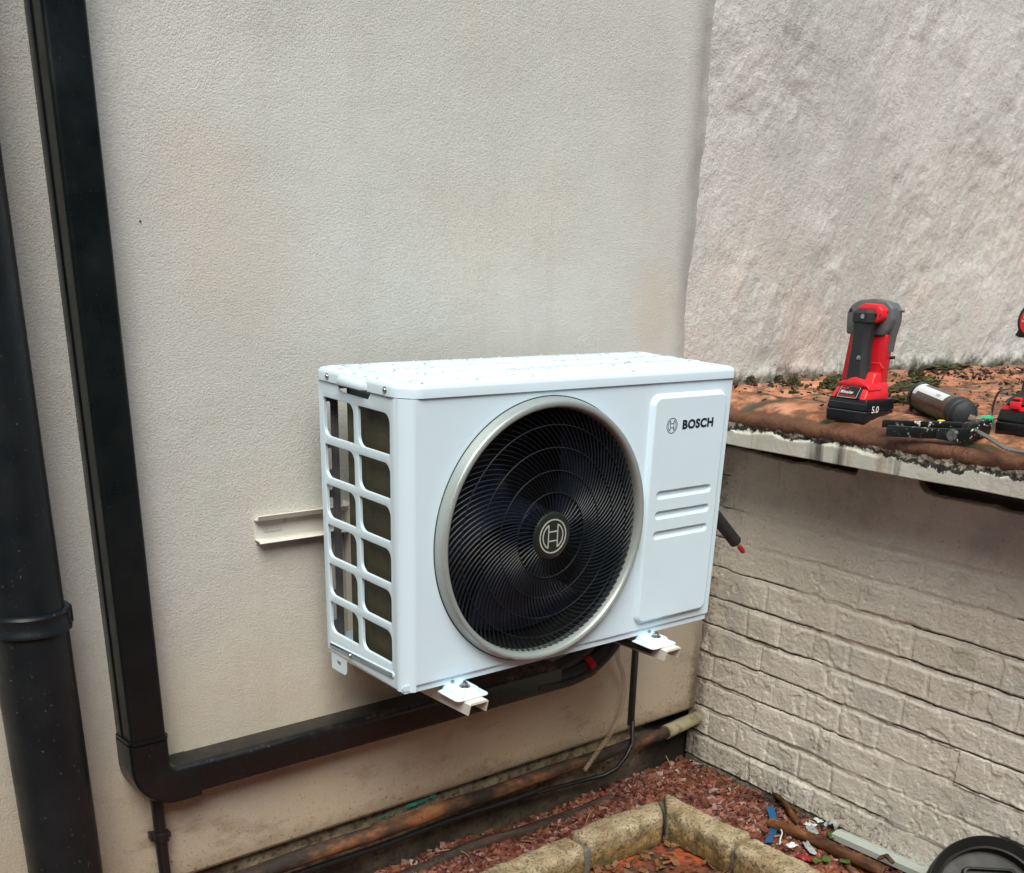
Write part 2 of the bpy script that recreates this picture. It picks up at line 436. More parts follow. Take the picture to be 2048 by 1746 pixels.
M = {
 'yard': paint('dark_light_blocker', (.09, .065, .05), .9, var=.3, grain=20, bumpd=.004),  # only on the added light-blocking walls
 'post': paint('shaded_white_post', (.17, .17, .18), .45, .4, var=.1),  # white metal post; shade inside the unit is put into this grey
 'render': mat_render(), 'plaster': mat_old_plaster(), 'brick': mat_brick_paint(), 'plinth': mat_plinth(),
 'terra': mat_terracotta(), 'fascia': mat_fascia(), 'gravel': mat_gravel(), 'edging': mat_edging(),
 'floor': mat_soil(), 'mud': mat_soil('mud_crust', (.035, .025, .018), (.07, .045, .03)), 'soil': mat_soil('dark_soil', (.06, .035, .022), (.11, .05, .03)), 'rust': mat_rust(),
 'drain': mat_drain_black('black_drain_plastic', (.005, .009, .012), .34), 'trunk': mat_drain_black('black_trunking', (.004, .007, .008), .24, .12),
 'trunk_h': mat_trunk_dirty(), 'bark': mat_bark(), 'splat': mat_splatter(),
 'white': paint('white_powder_coat', (.655, .815, .925), .36, var=.012, coat=.1, bumpd=.00006),
 'white2': paint('white_bracket_paint', (.66, .65, .60), .42, var=.05, dirt=((.3, .26, .2), .62, .8, 25), bumpd=.0001),
 'silver': paint('silver_trim_paint', (.36, .41, .405), .38, .35, var=.03, coat=.2, bumpd=.00005),
 'grille': mat_grille(), 'hub': paint('hub_dark_plastic', (.012, .018, .014), .35, var=.05, bumpd=.00005),
 'blade': paint('fan_blade_gloss', (.020, .024, .045), .2, var=.1, bumpd=.0001),
 'cavity': paint('shroud_black', (.008, .009, .010), .5, var=.1),
 'emblem': paint('emblem_grey_print', (.42, .44, .40), .4, var=.02),
 'navy': paint('dark_blue_print', (.010, .016, .04), .4, var=.02),
 'steel': paint('zinc_steel', (.45, .46, .46), .3, 1., var=.1),
 'coil': paint('coil_fins', (.055, .05, .024), .6, var=.2, grain=600, bumpd=.0006),
 'red': paint('red_tool_plastic', (.62, .008, .018), .36, var=.06),
 'red2': paint('bright_red_plastic', (.75, .02, .03), .4, var=.05),
 'toolgrey': paint('grey_gear_case', (.115, .13, .135), .48, var=.06),
 'grip': paint('dark_rubber_grip', (.022, .027, .030), .6, var=.12),
 'batt': paint('black_battery_case', (.008, .009, .012), .34, var=.1),
 'whitepr': paint('white_print', (.7, .7, .7), .5, var=.02),
 'foam': paint('black_foam_insulation', (.022, .024, .026), .5, var=.2, grain=200, bumpd=.001),
 'copper': paint('copper_pipe', (.65, .33, .2), .3, 1.),
 'redtape': paint('red_tape', (.48, .012, .02), .4),
 'cable': paint('black_cable', (.01, .01, .011), .4, var=.2),
 'cement': paint('pale_cement_sleeve', (.36, .33, .21), .8, var=.2, grain=60, bumpd=.002, dirt=((.1, .09, .05), .5, .66, 30)),
 'label': paint('paper_label', (.66, .72, .74), .6, var=.03),
 'cart': paint('brown_grey_cartridge', (.070, .058, .044), .3, var=.2),
 'cartg': paint('cartridge_green_side', (.03, .14, .06), .4, var=.2),
 'green': paint('green_cap', (.0, .52, .20), .4),
 'yellow': paint('yellow_plastic', (.65, .58, .08), .5),
 'gutter': paint('grey_white_plastic', (.44, .49, .45), .4, var=.06, dirt=((.16, .13, .08), .6, .75, 20)),
 'pot': mat_drain_black('black_pot_plastic', (.010, .011, .012), .4, .6, 60, .70),
 'blue': paint('blue_strip', (.01, .10, .24), .45, var=.15),
 'wrap': paint('dirty_red_wrapper', (.22, .02, .025), .4, var=.4, grain=50), 'leaf': paint('green_leaf', (.05, .11, .02), .5, var=.4, grain=60, bumpd=.001),
 'dryleaf': paint('dry_leaf', (.16, .075, .03), .6, var=.5, grain=60, bumpd=.002),
 'moss': paint('dark_moss', (.040, .038, .012), .9, var=.5, grain=300, bumpd=.004, dirt=((.10, .12, .02), .5, .62, 60)),
 'crumb': paint('dark_crumbs', (.035, .022, .014), .9, var=.5, grain=200, bumpd=.003),
 'film': paint('crumpled_film', (.38, .42, .41), .25, var=.2, grain=60, bumpd=.003),
 'wood': paint('pale_twig', (.30, .20, .12), .7, var=.3),
 'water': mat_clear('water_drop', (1, 1, 1), .02, 1.), 'hose': mat_film('clear_hose', (.42, .31, .23), .30),
 'turq': mat_smear(),
 'mortar': paint('grey_mortar', (.16, .15, .13), .9, var=.3, grain=80, bumpd=.003),
 'dark': paint('dark_void', (.006, .005, .004), .9),
}

# ------------------------------------------------------------------ object helpers
def tag(o, label=None, cat=None, group=None, kind=None):
    if label: o['label'] = label
    if cat: o['category'] = cat
    if group: o['group'] = group
    if kind: o['kind'] = kind
    return o

def empty(name, loc=(0, 0, 0), rot=None, **kw):
    o = bpy.data.objects.new(name, None)
    COL.objects.link(o)
    o.empty_display_size = .05
    mw = Matrix.Translation(Vector(loc))
    if rot is not None:
        mw = mw @ rot.to_4x4()
    o.matrix_world = mw
    o['_mw'] = [c for r in mw for c in r]
    return tag(o, **kw)

def mwof(o):
    v = list(o['_mw'])
    return Matrix([v[i * 4:i * 4 + 4] for i in range(4)])

class MB:
    """collects simple shapes; build() links them as ONE mesh object"""
    def __init__(s):
        s.bm = bmesh.new()
    def _add(s, verts, faces, xf=None):
        vs = [s.bm.verts.new(xf @ Vector(v) if xf else Vector(v)) for v in verts]
        fs = []
        for f in faces:
            try:
                fs.append(s.bm.faces.new([vs[i] for i in f]))
            except ValueError:
                pass
        return vs, fs
    def box(s, a, b, bev=0., seg=2, xf=None):
        x0, y0, z0 = [min(a[i], b[i]) for i in range(3)]
        x1, y1, z1 = [max(a[i], b[i]) for i in range(3)]
        v = [(x0, y0, z0), (x1, y0, z0), (x1, y1, z0), (x0, y1, z0), (x0, y0, z1), (x1, y0, z1), (x1, y1, z1), (x0, y1, z1)]
        return s.hexa(v, bev, seg, xf)
    def hexa(s, v, bev=0., seg=2, xf=None):
        f = [(0, 3, 2, 1), (4, 5, 6, 7), (0, 1, 5, 4), (1, 2, 6, 5), (2, 3, 7, 6), (3, 0, 4, 7)]
        vs, fs = s._add(v, f, xf)
        if bev > 0:
            es = list({e for fc in fs for e in fc.edges})
            bmesh.ops.bevel(s.bm, geom=es, offset=bev, segments=seg, affect='EDGES', profile=.5, clamp_overlap=True)
        return s
    def prism(s, pts, d0, d1, plane='XZ', bev=0., seg=2, xf=None):
        def m(a, b, d):
            return {'XZ': (a, d, b), 'XY': (a, b, d), 'YZ': (d, a, b)}[plane]
        n = len(pts)
        v = [m(a, b, d0) for a, b in pts] + [m(a, b, d1) for a, b in pts]
        f = [tuple(range(n)), tuple(reversed(range(n, 2 * n)))]
        f += [(i, i + n, (i + 1) % n + n, (i + 1) % n) for i in range(n)]
        vs, fs = s._add(v, f, xf)
        bmesh.ops.recalc_face_normals(s.bm, faces=fs)
        if bev > 0:
            es = list({e for fc in fs for e in fc.edges})
            bmesh.ops.bevel(s.bm, geom=es, offset=bev, segments=seg, affect='EDGES', profile=.5, clamp_overlap=True)
        return s
    def loft(s, rings, cap0=True, cap1=True, closed=True, xf=None):
        n = len(rings[0])
        v = [p for r in rings for p in r]
        f = []
        for k in range(len(rings) - 1):
            for i in range(n if closed else n - 1):
                j = (i + 1) % n
                f.append((k * n + i, k * n + j, (k + 1) * n + j, (k + 1) * n + i))
        if cap0: f.append(tuple(reversed(range(n))))
        if cap1: f.append(tuple(range((len(rings) - 1) * n, len(rings) * n)))
        vs, fs = s._add(v, f, xf)
        bmesh.ops.recalc_face_normals(s.bm, faces=fs)
        return s
    def tube(s, pts, r, n=16, caps=True, xf=None, wob=0., flat=1.):
        P = [Vector(p) for p in pts]
        rs = r if hasattr(r, '__len__') else [r] * len(P)
        rings = []
        up = Vector((0, 0, 1))
        prev = None
        for i, p in enumerate(P):
            d = (P[min(i + 1, len(P) - 1)] - P[max(i - 1, 0)]).normalized()
            if prev is None:
                u = d.cross(up)
                if u.length < .05:
                    u = d.cross(Vector((0, 1, 0)))
                u.normalize()
            else:
                u = (prev - d * prev.dot(d)).normalized()
            prev = u
            w = u.cross(d).normalized()
            ring = []
            for k in range(n):
                a = 2 * math.pi * k / n
                rr = rs[i] * (1 + wob * (random.random() - .5))
                ring.append(tuple(p + u * math.cos(a) * rr + w * math.sin(a) * rr * flat))
            rings.append(ring)
        return s.loft(rings, caps, caps, True, xf)
    def lathe(s, prof, c=(0, 0, 0), axis='Z', n=48, a0=0., a1=2 * math.pi, xf=None):
        rings = []
        full = abs(a1 - a0 - 2 * math.pi) < 1e-6
        m = n if full else n + 1
        cols = []
        for k in range(m):
            a = a0 + (a1 - a0) * k / n
            ca, sa = math.cos(a), math.sin(a)
            col = []
            for r, h in prof:
                if axis == 'Z': p = (r * ca, r * sa, h)
                elif axis == 'Y': p = (r * ca, h, r * sa)
                else: p = (h, r * ca, r * sa)
                col.append((p[0] + c[0], p[1] + c[1], p[2] + c[2]))
            cols.append(col)
        q = len(prof)
        v = [p for col in cols for p in col]
        f = []
        for k in range(m if full else m - 1):
            j = (k + 1) % m
            for i in range(q - 1):
                f.append((k * q + i, j * q + i, j * q + i + 1, k * q + i + 1))
        vs, fs = s._add(v, f, xf)
        bmesh.ops.remove_doubles(s.bm, verts=vs, dist=1e-6)
        return s
    def ribbon(s, pts, w, y0, y1, xf=None):
        """flat stroke in the XZ plane, extruded from y0 to y1"""
        P = [Vector((p[0], p[1])) for p in pts]
        L, R = [], []
        for i, p in enumerate(P):
            d = (P[min(i + 1, len(P) - 1)] - P[max(i - 1, 0)]).normalized()
            nn = Vector((-d.y, d.x)) * w / 2
            L.append(p + nn); R.append(p - nn)
        rings = [[(l.x, y0, l.y), (r.x, y0, r.y), (r.x, y1, r.y), (l.x, y1, l.y)] for l, r in zip(L, R)]
        return s.loft(rings, True, True, True, xf)
    def mesh(s, me, xf=None):
        vs = [tuple(v.co) for v in me.vertices]
        s._add(vs, [tuple(p.vertices) for p in me.polygons], xf)
        return s
    def build(s, name, mat, parent=None, world=False, smooth=40, **kw):
        bmesh.ops.remove_doubles(s.bm, verts=s.bm.verts[:], dist=1e-7)
        bmesh.ops.recalc_face_normals(s.bm, faces=s.bm.faces[:])
        me = bpy.data.meshes.new(name)
        if world and parent is not None:
            s.bm.transform(mwof(parent).inverted())
        s.bm.to_mesh(me)
        s.bm.free()
        me.materials.append(mat)
        if smooth:
            me.polygons.foreach_set('use_smooth', [True] * len(me.polygons))
            me.set_sharp_from_angle(angle=rad(smooth))
        o = bpy.data.objects.new(name, me)
        COL.objects.link(o)
        if parent is not None:
            o.parent = parent
            if parent.type == 'EMPTY':
                o['_mw'] = list(parent['_mw'])
            elif '_mw' in parent:
                o['_mw'] = list(parent['_mw'])
        else:
            o['_mw'] = [1, 0, 0, 0, 0, 1, 0, 0, 0, 0, 1, 0, 0, 0, 0, 1]
        return tag(o, **kw)

def sheet(name, pos, mat, parent=None, attrs=None, **kw):
    """pos: (nu, nv, 3) numpy grid -> one smooth mesh"""
    nu, nv, _ = pos.shape
    me = bpy.data.meshes.new(name)
    idx = np.arange(nu * nv).reshape(nu, nv)
    f = np.stack([idx[:-1, :-1], idx[1:, :-1], idx[1:, 1:], idx[:-1, 1:]], -1).reshape(-1, 4)
    me.vertices.add(nu * nv)
    me.vertices.foreach_set('co', pos.reshape(-1))
    me.loops.add(f.size)
    me.loops.foreach_set('vertex_index', f.reshape(-1).astype(np.int32))
    me.polygons.add(len(f))
    me.polygons.foreach_set('loop_start', np.arange(0, f.size, 4, dtype=np.int32))
    me.polygons.foreach_set('use_smooth', np.ones(len(f), dtype=bool))
    me.update(calc_edges=True)
    me.validate()
    for k, a in (attrs or {}).items():
        at = me.attributes.new(k, 'FLOAT', 'POINT')
        at.data.foreach_set('value', a.reshape(-1).astype(np.float32))
    me.materials.append(mat)
    o = bpy.data.objects.new(name, me)
    COL.objects.link(o)
    if parent is not None: o.parent = parent
    return tag(o, **kw)

def rawmesh(name, v, f, mat, **kw):
    me = bpy.data.meshes.new(name)
    me.from_pydata(v, [], f)
    me.materials.append(mat)
    o = bpy.data.objects.new(name, me)
    COL.objects.link(o)
    return tag(o, **kw)

# numpy value noise -------------------------------------------------
def vnoise(x, y, seed=0):
    xi, yi = np.floor(x).astype(np.int64), np.floor(y).astype(np.int64)
    fx, fy = x - xi, y - yi
    fx, fy = fx * fx * (3 - 2 * fx), fy * fy * (3 - 2 * fy)
    def h(a, b):
        n = (a * 374761393 + b * 668265263 + int(seed) * 362437) & 0xffffffff
        n = ((n ^ (n >> 13)) * 1274126177) & 0xffffffff
        n = ((n ^ (n >> 16)) * 2246822519) & 0xffffffff
        n = n ^ (n >> 15)
        return (n & 0xffffff) / 16777216.0
    return (h(xi, yi) * (1 - fx) + h(xi + 1, yi) * fx) * (1 - fy) + (h(xi, yi + 1) * (1 - fx) + h(xi + 1, yi + 1) * fx) * fy

def fbm(x, y, sc, oct=4, seed=0, gain=.5):
    t, a, n = 0, 1, 0
    for o in range(oct):
        t = t + a * (vnoise(x * sc * 2 ** o, y * sc * 2 ** o, seed + o * 13) - .5)
        n += a; a *= gain
    return t / n

def sstep(a, b, x):
    t = np.clip((x - a) / (b - a), 0, 1)
    return t * t * (3 - 2 * t)

# 2D filled curve (with holes) -> mesh
def plate(outer, holes, ext, bev=0., res=2):
    cu = bpy.data.curves.new('c', 'CURVE')
    cu.dimensions = '2D'
    cu.fill_mode = 'BOTH'
    cu.extrude = ext
    cu.bevel_depth = bev
    cu.bevel_resolution = res
    if bev: cu.offset = -bev
    for poly in [outer] + list(holes):
        sp = cu.splines.new('POLY')
        sp.points.add(len(poly) - 1)
        for i, (a, b) in enumerate(poly):
            sp.points[i].co = (a, b, 0, 1)
        sp.use_cyclic_u = True
    ob = bpy.data.objects.new('c', cu)
    COL.objects.link(ob)
    dg = bpy.context.evaluated_depsgraph_get()
    me = bpy.data.meshes.new_from_object(ob.evaluated_get(dg))
    bpy.data.objects.remove(ob)
    bpy.data.curves.remove(cu)
    return me

def text_mesh(txt, ext=.0004, offset=0.0, shear=0.0, spacing=1.0):
    cu = bpy.data.curves.new('t', 'FONT')
    cu.body = txt
    cu.extrude = ext
    cu.offset = offset
    cu.shear = shear
    cu.space_character = spacing
    cu.resolution_u = 4
    ob = bpy.data.objects.new('t', cu)
    COL.objects.link(ob)
    dg = bpy.context.evaluated_depsgraph_get()
    me = bpy.data.meshes.new_from_object(ob.evaluated_get(dg))
    bpy.data.objects.remove(ob)
    bpy.data.curves.remove(cu)
    return me

def fit_text(txt, x0, x1, z0, z1, y, th=.0003, offset=.02, shear=0., spacing=1., target=None):
    """text laid in the XZ plane (reading along +X, seen from -Y) fitted to a box"""
    me = text_mesh(txt, .5, offset, shear, spacing)
    co = np.array([v.co[:] for v in me.vertices])
    lo, hi = co.min(0), co.max(0)
    sx, sz = (x1 - x0) / (hi[0] - lo[0]), (z1 - z0) / (hi[1] - lo[1])
    mb = target or MB()
    vs = [(x0 + (c[0] - lo[0]) * sx, y + (-c[2]) * th, z0 + (c[1] - lo[1]) * sz) for c in co]
    mb._add(vs, [tuple(p.vertices) for p in me.polygons])
    bpy.data.meshes.remove(me)
    return mb

def circ(cx, cy, r, n=96, a0=0.):
    return [(cx + r * math.cos(a0 + 2 * math.pi * i / n), cy + r * math.sin(a0 + 2 * math.pi * i / n)) for i in range(n)]

def rrect(x0, y0, x1, y1, rr, n=6):
    """rr: radius or 4 radii for (x0,y0),(x1,y0),(x1,y1),(x0,y1)"""
    if not hasattr(rr, '__len__'): rr = [rr] * 4
    cs = [(x0, y0, 1, 1, 180), (x1, y0, -1, 1, 270), (x1, y1, -1, -1, 0), (x0, y1, 1, -1, 90)]
    out = []
    for (x, y, sx, sy, a0), r in zip(cs, rr):
        for k in range(n + 1):
            a = rad(a0 + 90 * k / n)
            out.append((x + sx * r + r * math.cos(a), y + sy * r + r * math.sin(a)))
    return out

ID = Matrix.Identity(3)

# ================================================================== SETTING
TANB = -0.0876414543
XC = 1.7917334
BD = Vector((TANB, -1, 0)).normalized()          # brick wall direction, away from the rendered wall
BN = Vector((-BD.y * -1, BD.x * -1, 0))           # placeholder, fixed below
BN = Vector((-1, -TANB, 0)).normalized()         # brick wall outward normal (towards -x)
def bp(s, z, h=0.):
    return Vector((XC, 0, 0)) + BD * s + BN * h + Vector((0, 0, z))

# ground: one sheet to the horizon
g = MB(); g.box((-60, -60, -.80), (60, 60, -.735))
g.build('ground', M['floor'], kind='structure')

# gravel bed body between the walls and the edging
g = MB()
g.prism([(-1.0, .03), (1.86, .03), (1.70, -1.4), (1.53, -1.4), (1.50, -.20), (-1.0, -.19)], -.734, -.690, 'XY')
g.build('gravel_bed', M['soil'], kind='structure')

# gravel chips: uncountable
def in_bed(x, y):
    xw = XC + TANB * (-y)
    return (y < .02 and x < xw + .005) and ((y > -.165) or (x > 1.525))
def chips(n, lo, hi, zf, name, mat, label, cat, seed, region):
    rg = np.random.default_rng(seed)
    V, F = [], []
    base = np.array([(-1, -1, -1), (1, -1, -1), (1, 1, -1), (-1, 1, -1), (-1, -1, 1), (1, -1, 1), (1, 1, 1), (-1, 1, 1)], float)
    fc = [(0, 3, 2, 1), (4, 5, 6, 7), (0, 1, 5, 4), (1, 2, 6, 5), (2, 3, 7, 6), (3, 0, 4, 7)]
    k = 0
    while k < n:
        x, y = region(rg)
        if x is None: continue
        sz = rg.uniform(lo, hi)
        dims = np.array([sz, sz * rg.uniform(.45, .9), sz * rg.uniform(.15, .4)]) / 2
        b = base * dims * rg.uniform(.55, 1.15, (8, 3))
        ax = rg.normal(0, .45, 2); az = rg.uniform(0, 6.283)
        cx, sx, cy, sy, cz, sn = math.cos(ax[0]), math.sin(ax[0]), math.cos(ax[1]), math.sin(ax[1]), math.cos(az), math.sin(az)
        Rm = np.array([[cz, -sn, 0], [sn, cz, 0], [0, 0, 1]]) @ np.array([[cy, 0, sy], [0, 1, 0], [-sy, 0, cy]]) @ np.array([[1, 0, 0], [0, cx, -sx], [0, sx, cx]])
        b = b @ Rm.T + (x, y, zf(x, y, rg))
        o = len(V)
        V.extend(map(tuple, b)); F.extend([tuple(i + o for i in f) for f in fc])
        k += 1
    return rawmesh(name, V, F, mat, label=label, cat=cat, kind='stuff')
def reg_bed(rg):
    if rg.random() < .62:
        x, y = rg.uniform(.2, 1.8), rg.uniform(-.17, .03)
    else:
        x, y = rg.uniform(1.48, 1.8), rg.uniform(-.75, .0)
    return (x, y) if in_bed(x, y) else (None, None)
def gz(x, y, rg=None):
    b = -.684 + .014 * math.sin(x * 9) * math.cos(y * 12) * .5 + .02 * max(0, 1 - abs(XC - .03 * 1 + TANB * -y - x) / .08) * .4
    return b + (rg.uniform(-.004, .006) if rg is not None else 0)
chips(10500, .009, .026, gz, 'gravel', M['gravel'], 'red slate chippings between the wall and the stone edging', 'gravel', 3, reg_bed)
def reg_wallfoot(rg):
    s = rg.uniform(0, .8)
    p = bp(s, 0, abs(rg.normal(0, .018)) + .002)
    return p.x, p.y
chips(700, .003, .012, lambda x, y, rg: gz(x, y) + rg.uniform(.002, .010), 'leaf_litter', M['crumb'], 'dark crumbs of soil and leaf litter along the foot of the brick wall', 'litter', 4, reg_wallfoot)
def reg_floor(rg):
    x, y = rg.uniform(.95, 1.49), rg.uniform(-.62, -.2)
    return (x, y) if rg.random() < .8 else (None, None)
chips(420, .006, .030, lambda x, y, rg: -.730 + rg.uniform(0, .006), 'fallen_leaves', M['dryleaf'], 'dark wet leaf fragments lying on the red floor inside the edging', 'leaves', 5, reg_floor)

# unseen walls added behind and left of the viewer to cut low sky light
g = MB()
g.box((-3.6, -3.9, -.80), (7, -3.6, 2.3), .004); g.box((-3.9, -3.9, -.80), (-3.605, .10, 4.6), .004)
yw = g.build('light_blocking_wall', M['yard'], None, label='unseen dark wall added behind and left of the viewer to block low light', cat='wall')
# ------------------------------------------------------------------ rendered wall
def build_rendered_wall():
    root = empty('rendered_wall', (0, 0, 0), label='smooth cream rendered wall carrying the fan unit and the black pipes', cat='wall')
    R = .085
    def surf(X, Z): return -fbm(X, Z, 1.7, 3, 3) * .006 - fbm(X, Z, 9, 3, 8) * .0015
    xs = np.concatenate([np.linspace(-1.6, 1.57, 130), np.linspace(1.58, 1.80, 60)])
    zs = np.linspace(.30, 3.2, 300)
    X, Z = np.meshgrid(xs, zs, indexing='ij')
    Xn = X
    Yn = surf(np.minimum(X, 1.64), Z) + .055 * sstep(1.585, 1.80, X) + fbm(X, Z, 9, 4, 55, .6) * .010 * sstep(1.60, 1.68, X)
    up = np.stack([Xn, Yn, Z], -1)
    xs = np.linspace(-1.6, 1.83, 220); zs = np.linspace(-.512, .30, 80)
    X, Z = np.meshgrid(xs, zs, indexing='ij')
    lo = np.stack([X, surf(np.minimum(X, 1.64), Z), Z], -1)
    # merge both grids into one mesh
    nu1, nv1, _ = up.shape; nu2, nv2, _ = lo.shape
    V = np.concatenate([up.reshape(-1, 3), lo.reshape(-1, 3)])
    def q(nu, nv, o):
        i = np.arange(nu * nv).reshape(nu, nv) + o
        return np.stack([i[:-1, :-1], i[1:, :-1], i[1:, 1:], i[:-1, 1:]], -1).reshape(-1, 4)
    F = np.concatenate([q(nu1, nv1, 0), q(nu2, nv2, nu1 * nv1)])
    me = bpy.data.meshes.new('render_coat')
    me.from_pydata(V.tolist(), [], F.tolist())
    me.polygons.foreach_set('use_smooth', [True] * len(me.polygons))
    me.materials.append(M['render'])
    o = bpy.data.objects.new('render_coat', me); COL.objects.link(o); o.parent = root
    # drip edge (underside of the render coat) and masonry core
    b = MB(); b.box((-1.6, .004, -.519), (1.80, .05, -.510), .002)
    b.build('drip_edge', M['render'], root)
    # plinth set back below the render
    xs = np.linspace(-1.6, 1.84, 420); zs = np.linspace(-.74, -.50, 50)
    X, Z = np.meshgrid(xs, zs, indexing='ij')
    dep = .030 + .030 * sstep(1.55, 1.62, X) * sstep(-.575, -.56, Z)
    Y = dep - fbm(X, Z, 12, 5, 21) * .02
    sheet('plinth', np.stack([X, Y, Z], -1), M['plinth'], root)
    b = MB(); b.box((-1.6, .26, -.74), (1.66, .45, 3.2)); b.box((-1.6, .12, -.74), (1.9, .30, .30))
    b.build('masonry_core', M['plaster'], root)
build_rendered_wall()

# ------------------------------------------------------------------ old plaster wall above the ledge
def build_plaster_wall():
    xs = np.linspace(1.60, 4.6, 520); zs = np.linspace(.30, 3.2, 430)
    X, Z = np.meshgrid(xs, zs, indexing='ij')
    warp = fbm(X, Z, 3, 3, 5) * .25
    Hh = fbm(X + warp, Z, 2.2, 3, 31) * .030 + fbm(X + warp * .3, Z, 13, 6, 32, .62) * .012 * (.35 + sstep(-.06, .10, fbm(X, Z, 4, 2, 77)))
    # raised horizontal crack line, lumpy mortar at the foot
    foot = np.exp(-((Z - .345) / .028) ** 2)
    Hh += foot * (.003 + fbm(X, Z, 22, 5, 40, .6) * .035)
    Hh -= .0000 * np.exp(-((Z - .545 - fbm(X, Z, 5, 4, 9) * .03) / .004) ** 2) * sstep(1.7, 1.9, X) * (1 - sstep(2.3, 2.6, X))
    Y = .024 + .090 * sstep(1.74, 2.8, X) - Hh
    sheet('plaster_wall', np.stack([X, Y, Z], -1), M['plaster'], None,
          label='rough old grey-pink plaster wall rising behind the tiled ledge', cat='wall')
build_plaster_wall()

# ------------------------------------------------------------------ painted brick wall
def build_brick_wall():
    root = empty('brick_wall', tuple(bp(0, 0)), label='low painted brick wall below the tiled ledge, at right angles to the rendered wall', cat='wall')
    s = np.concatenate([np.arange(-.02, 1.10, .0022), np.arange(1.10, 2.6, .02)])
    z = np.arange(-.745, .262, .0022)
    S, Z = np.meshgrid(s, z, indexing='ij')
    wx = fbm(S, Z, 22, 4, 1, .6) * .010
    wz = fbm(S, Z, 20, 5, 2, .65) * .008
    Sw, Zw = S + wx, Z + wz
    course = .0788
    k = np.floor((Zw + .5075) / course).astype(int)
    fz = (Zw + .5075) - k * course
    header = (k % 2 != 0)
    per = np.where(header, .109, .218)
    off = np.where(header, .163, .219)
    j = np.floor((Sw - off) / per)
    fs = (Sw - off) - j * per
    dz = np.minimum(fz, course - fz)
    ds = np.minimum(fs, per - fs)
    jw = .0052 + .002 * fbm(S, Z, 6, 2, 7)
    prz = 1 - sstep(jw * .5, jw + .006, dz)
    prs = (1 - sstep(jw * .35, jw + .004, ds)) * .6
    fill = np.clip(.5 + fbm(S, Z, 5, 3, 11) * 2.2, .12, 1)          # joints partly filled by paint
    up = sstep(-.25, -.02, Z)                                          # thicker paint higher up
    groove = np.maximum(prz, prs) * (fill * (1 - .45 * up))
    rnd = vnoise(j * 3.17 + 5, k * 1.93 + 7, 5)
    rnd2 = vnoise(j * 2.17 + 9, k * 2.93 + 3, 6)
    brick = (rnd - .5) * .006 + (rnd2 - .5) * .008 * (fs - per / 2) * 2
    rough = fbm(S, Z, 45, 4, 12, .65) * .0032 - sstep(.09, .13, fbm(S, Z, 13, 4, 91, .6)) * .0028 + fbm(S, Z, 9, 4, 13) * .0035 + np.abs(fbm(S + wx * 3, Z * 2.2, 30, 4, 17)) * -.004
    h = brick * (1 - up * .5) + rough * (1 - .3 * up) - groove * .0075
    # thin dark crack lines along bed joints
    cz = fz - .004 - fbm(S, Z, 16, 3, 19) * .006
    crack = np.exp(-(cz / .0016) ** 2) * sstep(-.12 + .10 * up, -.06 + .14 * up, fbm(S, Z, 4, 2, 23) + fbm(S, Z, 40, 2, 29) * .25)
    # mortar squeezed out above the crack
    h += np.exp(-((cz - .0055) / .0035) ** 2) * (.3 + fbm(S, Z, 25, 4, 37, .6) * 2) * .0035 * (1 - .5 * up)
    h -= crack * .0075
    h *= .72
    # missing mortar under the coping
    lip = (.201 - .026 * S) + fbm(S, Z, 16, 5, 27, .6) * .014 + .05 * sstep(.44, .455, S) * (1 - sstep(.58, .63, S))
    top = sstep(lip - .004, lip + .004, Z)
    h -= top * .07
    P = np.array(bp(0, 0))[None, None] + S[..., None] * np.array(BD) + h[..., None] * np.array(BN) + Z[..., None] * np.array((0, 0, 1.))
    jt = np.clip(top * 3 + np.maximum(np.maximum(prz * .5, prs * .4) * fill * (1 - .5 * up) + crack * 1.5, 0), 0, 3)  # top term paints the gap's shade through the joint mask
    P[..., :] -= np.array(bp(0, 0))
    o = sheet('brick_face', P, M['brick'], root, {'joint': jt})
    b = MB(); b.prism([tuple(bp(-.1, 0, -.09)[:2]), tuple(bp(2.6, 0, -.09)[:2]), tuple(bp(2.6, 0, -.3)[:2]), tuple(bp(-.1, 0, -.3)[:2])], -.74, .235, 'XY')
    b.build('wall_core', M['plinth'], root, world=True)
build_brick_wall()

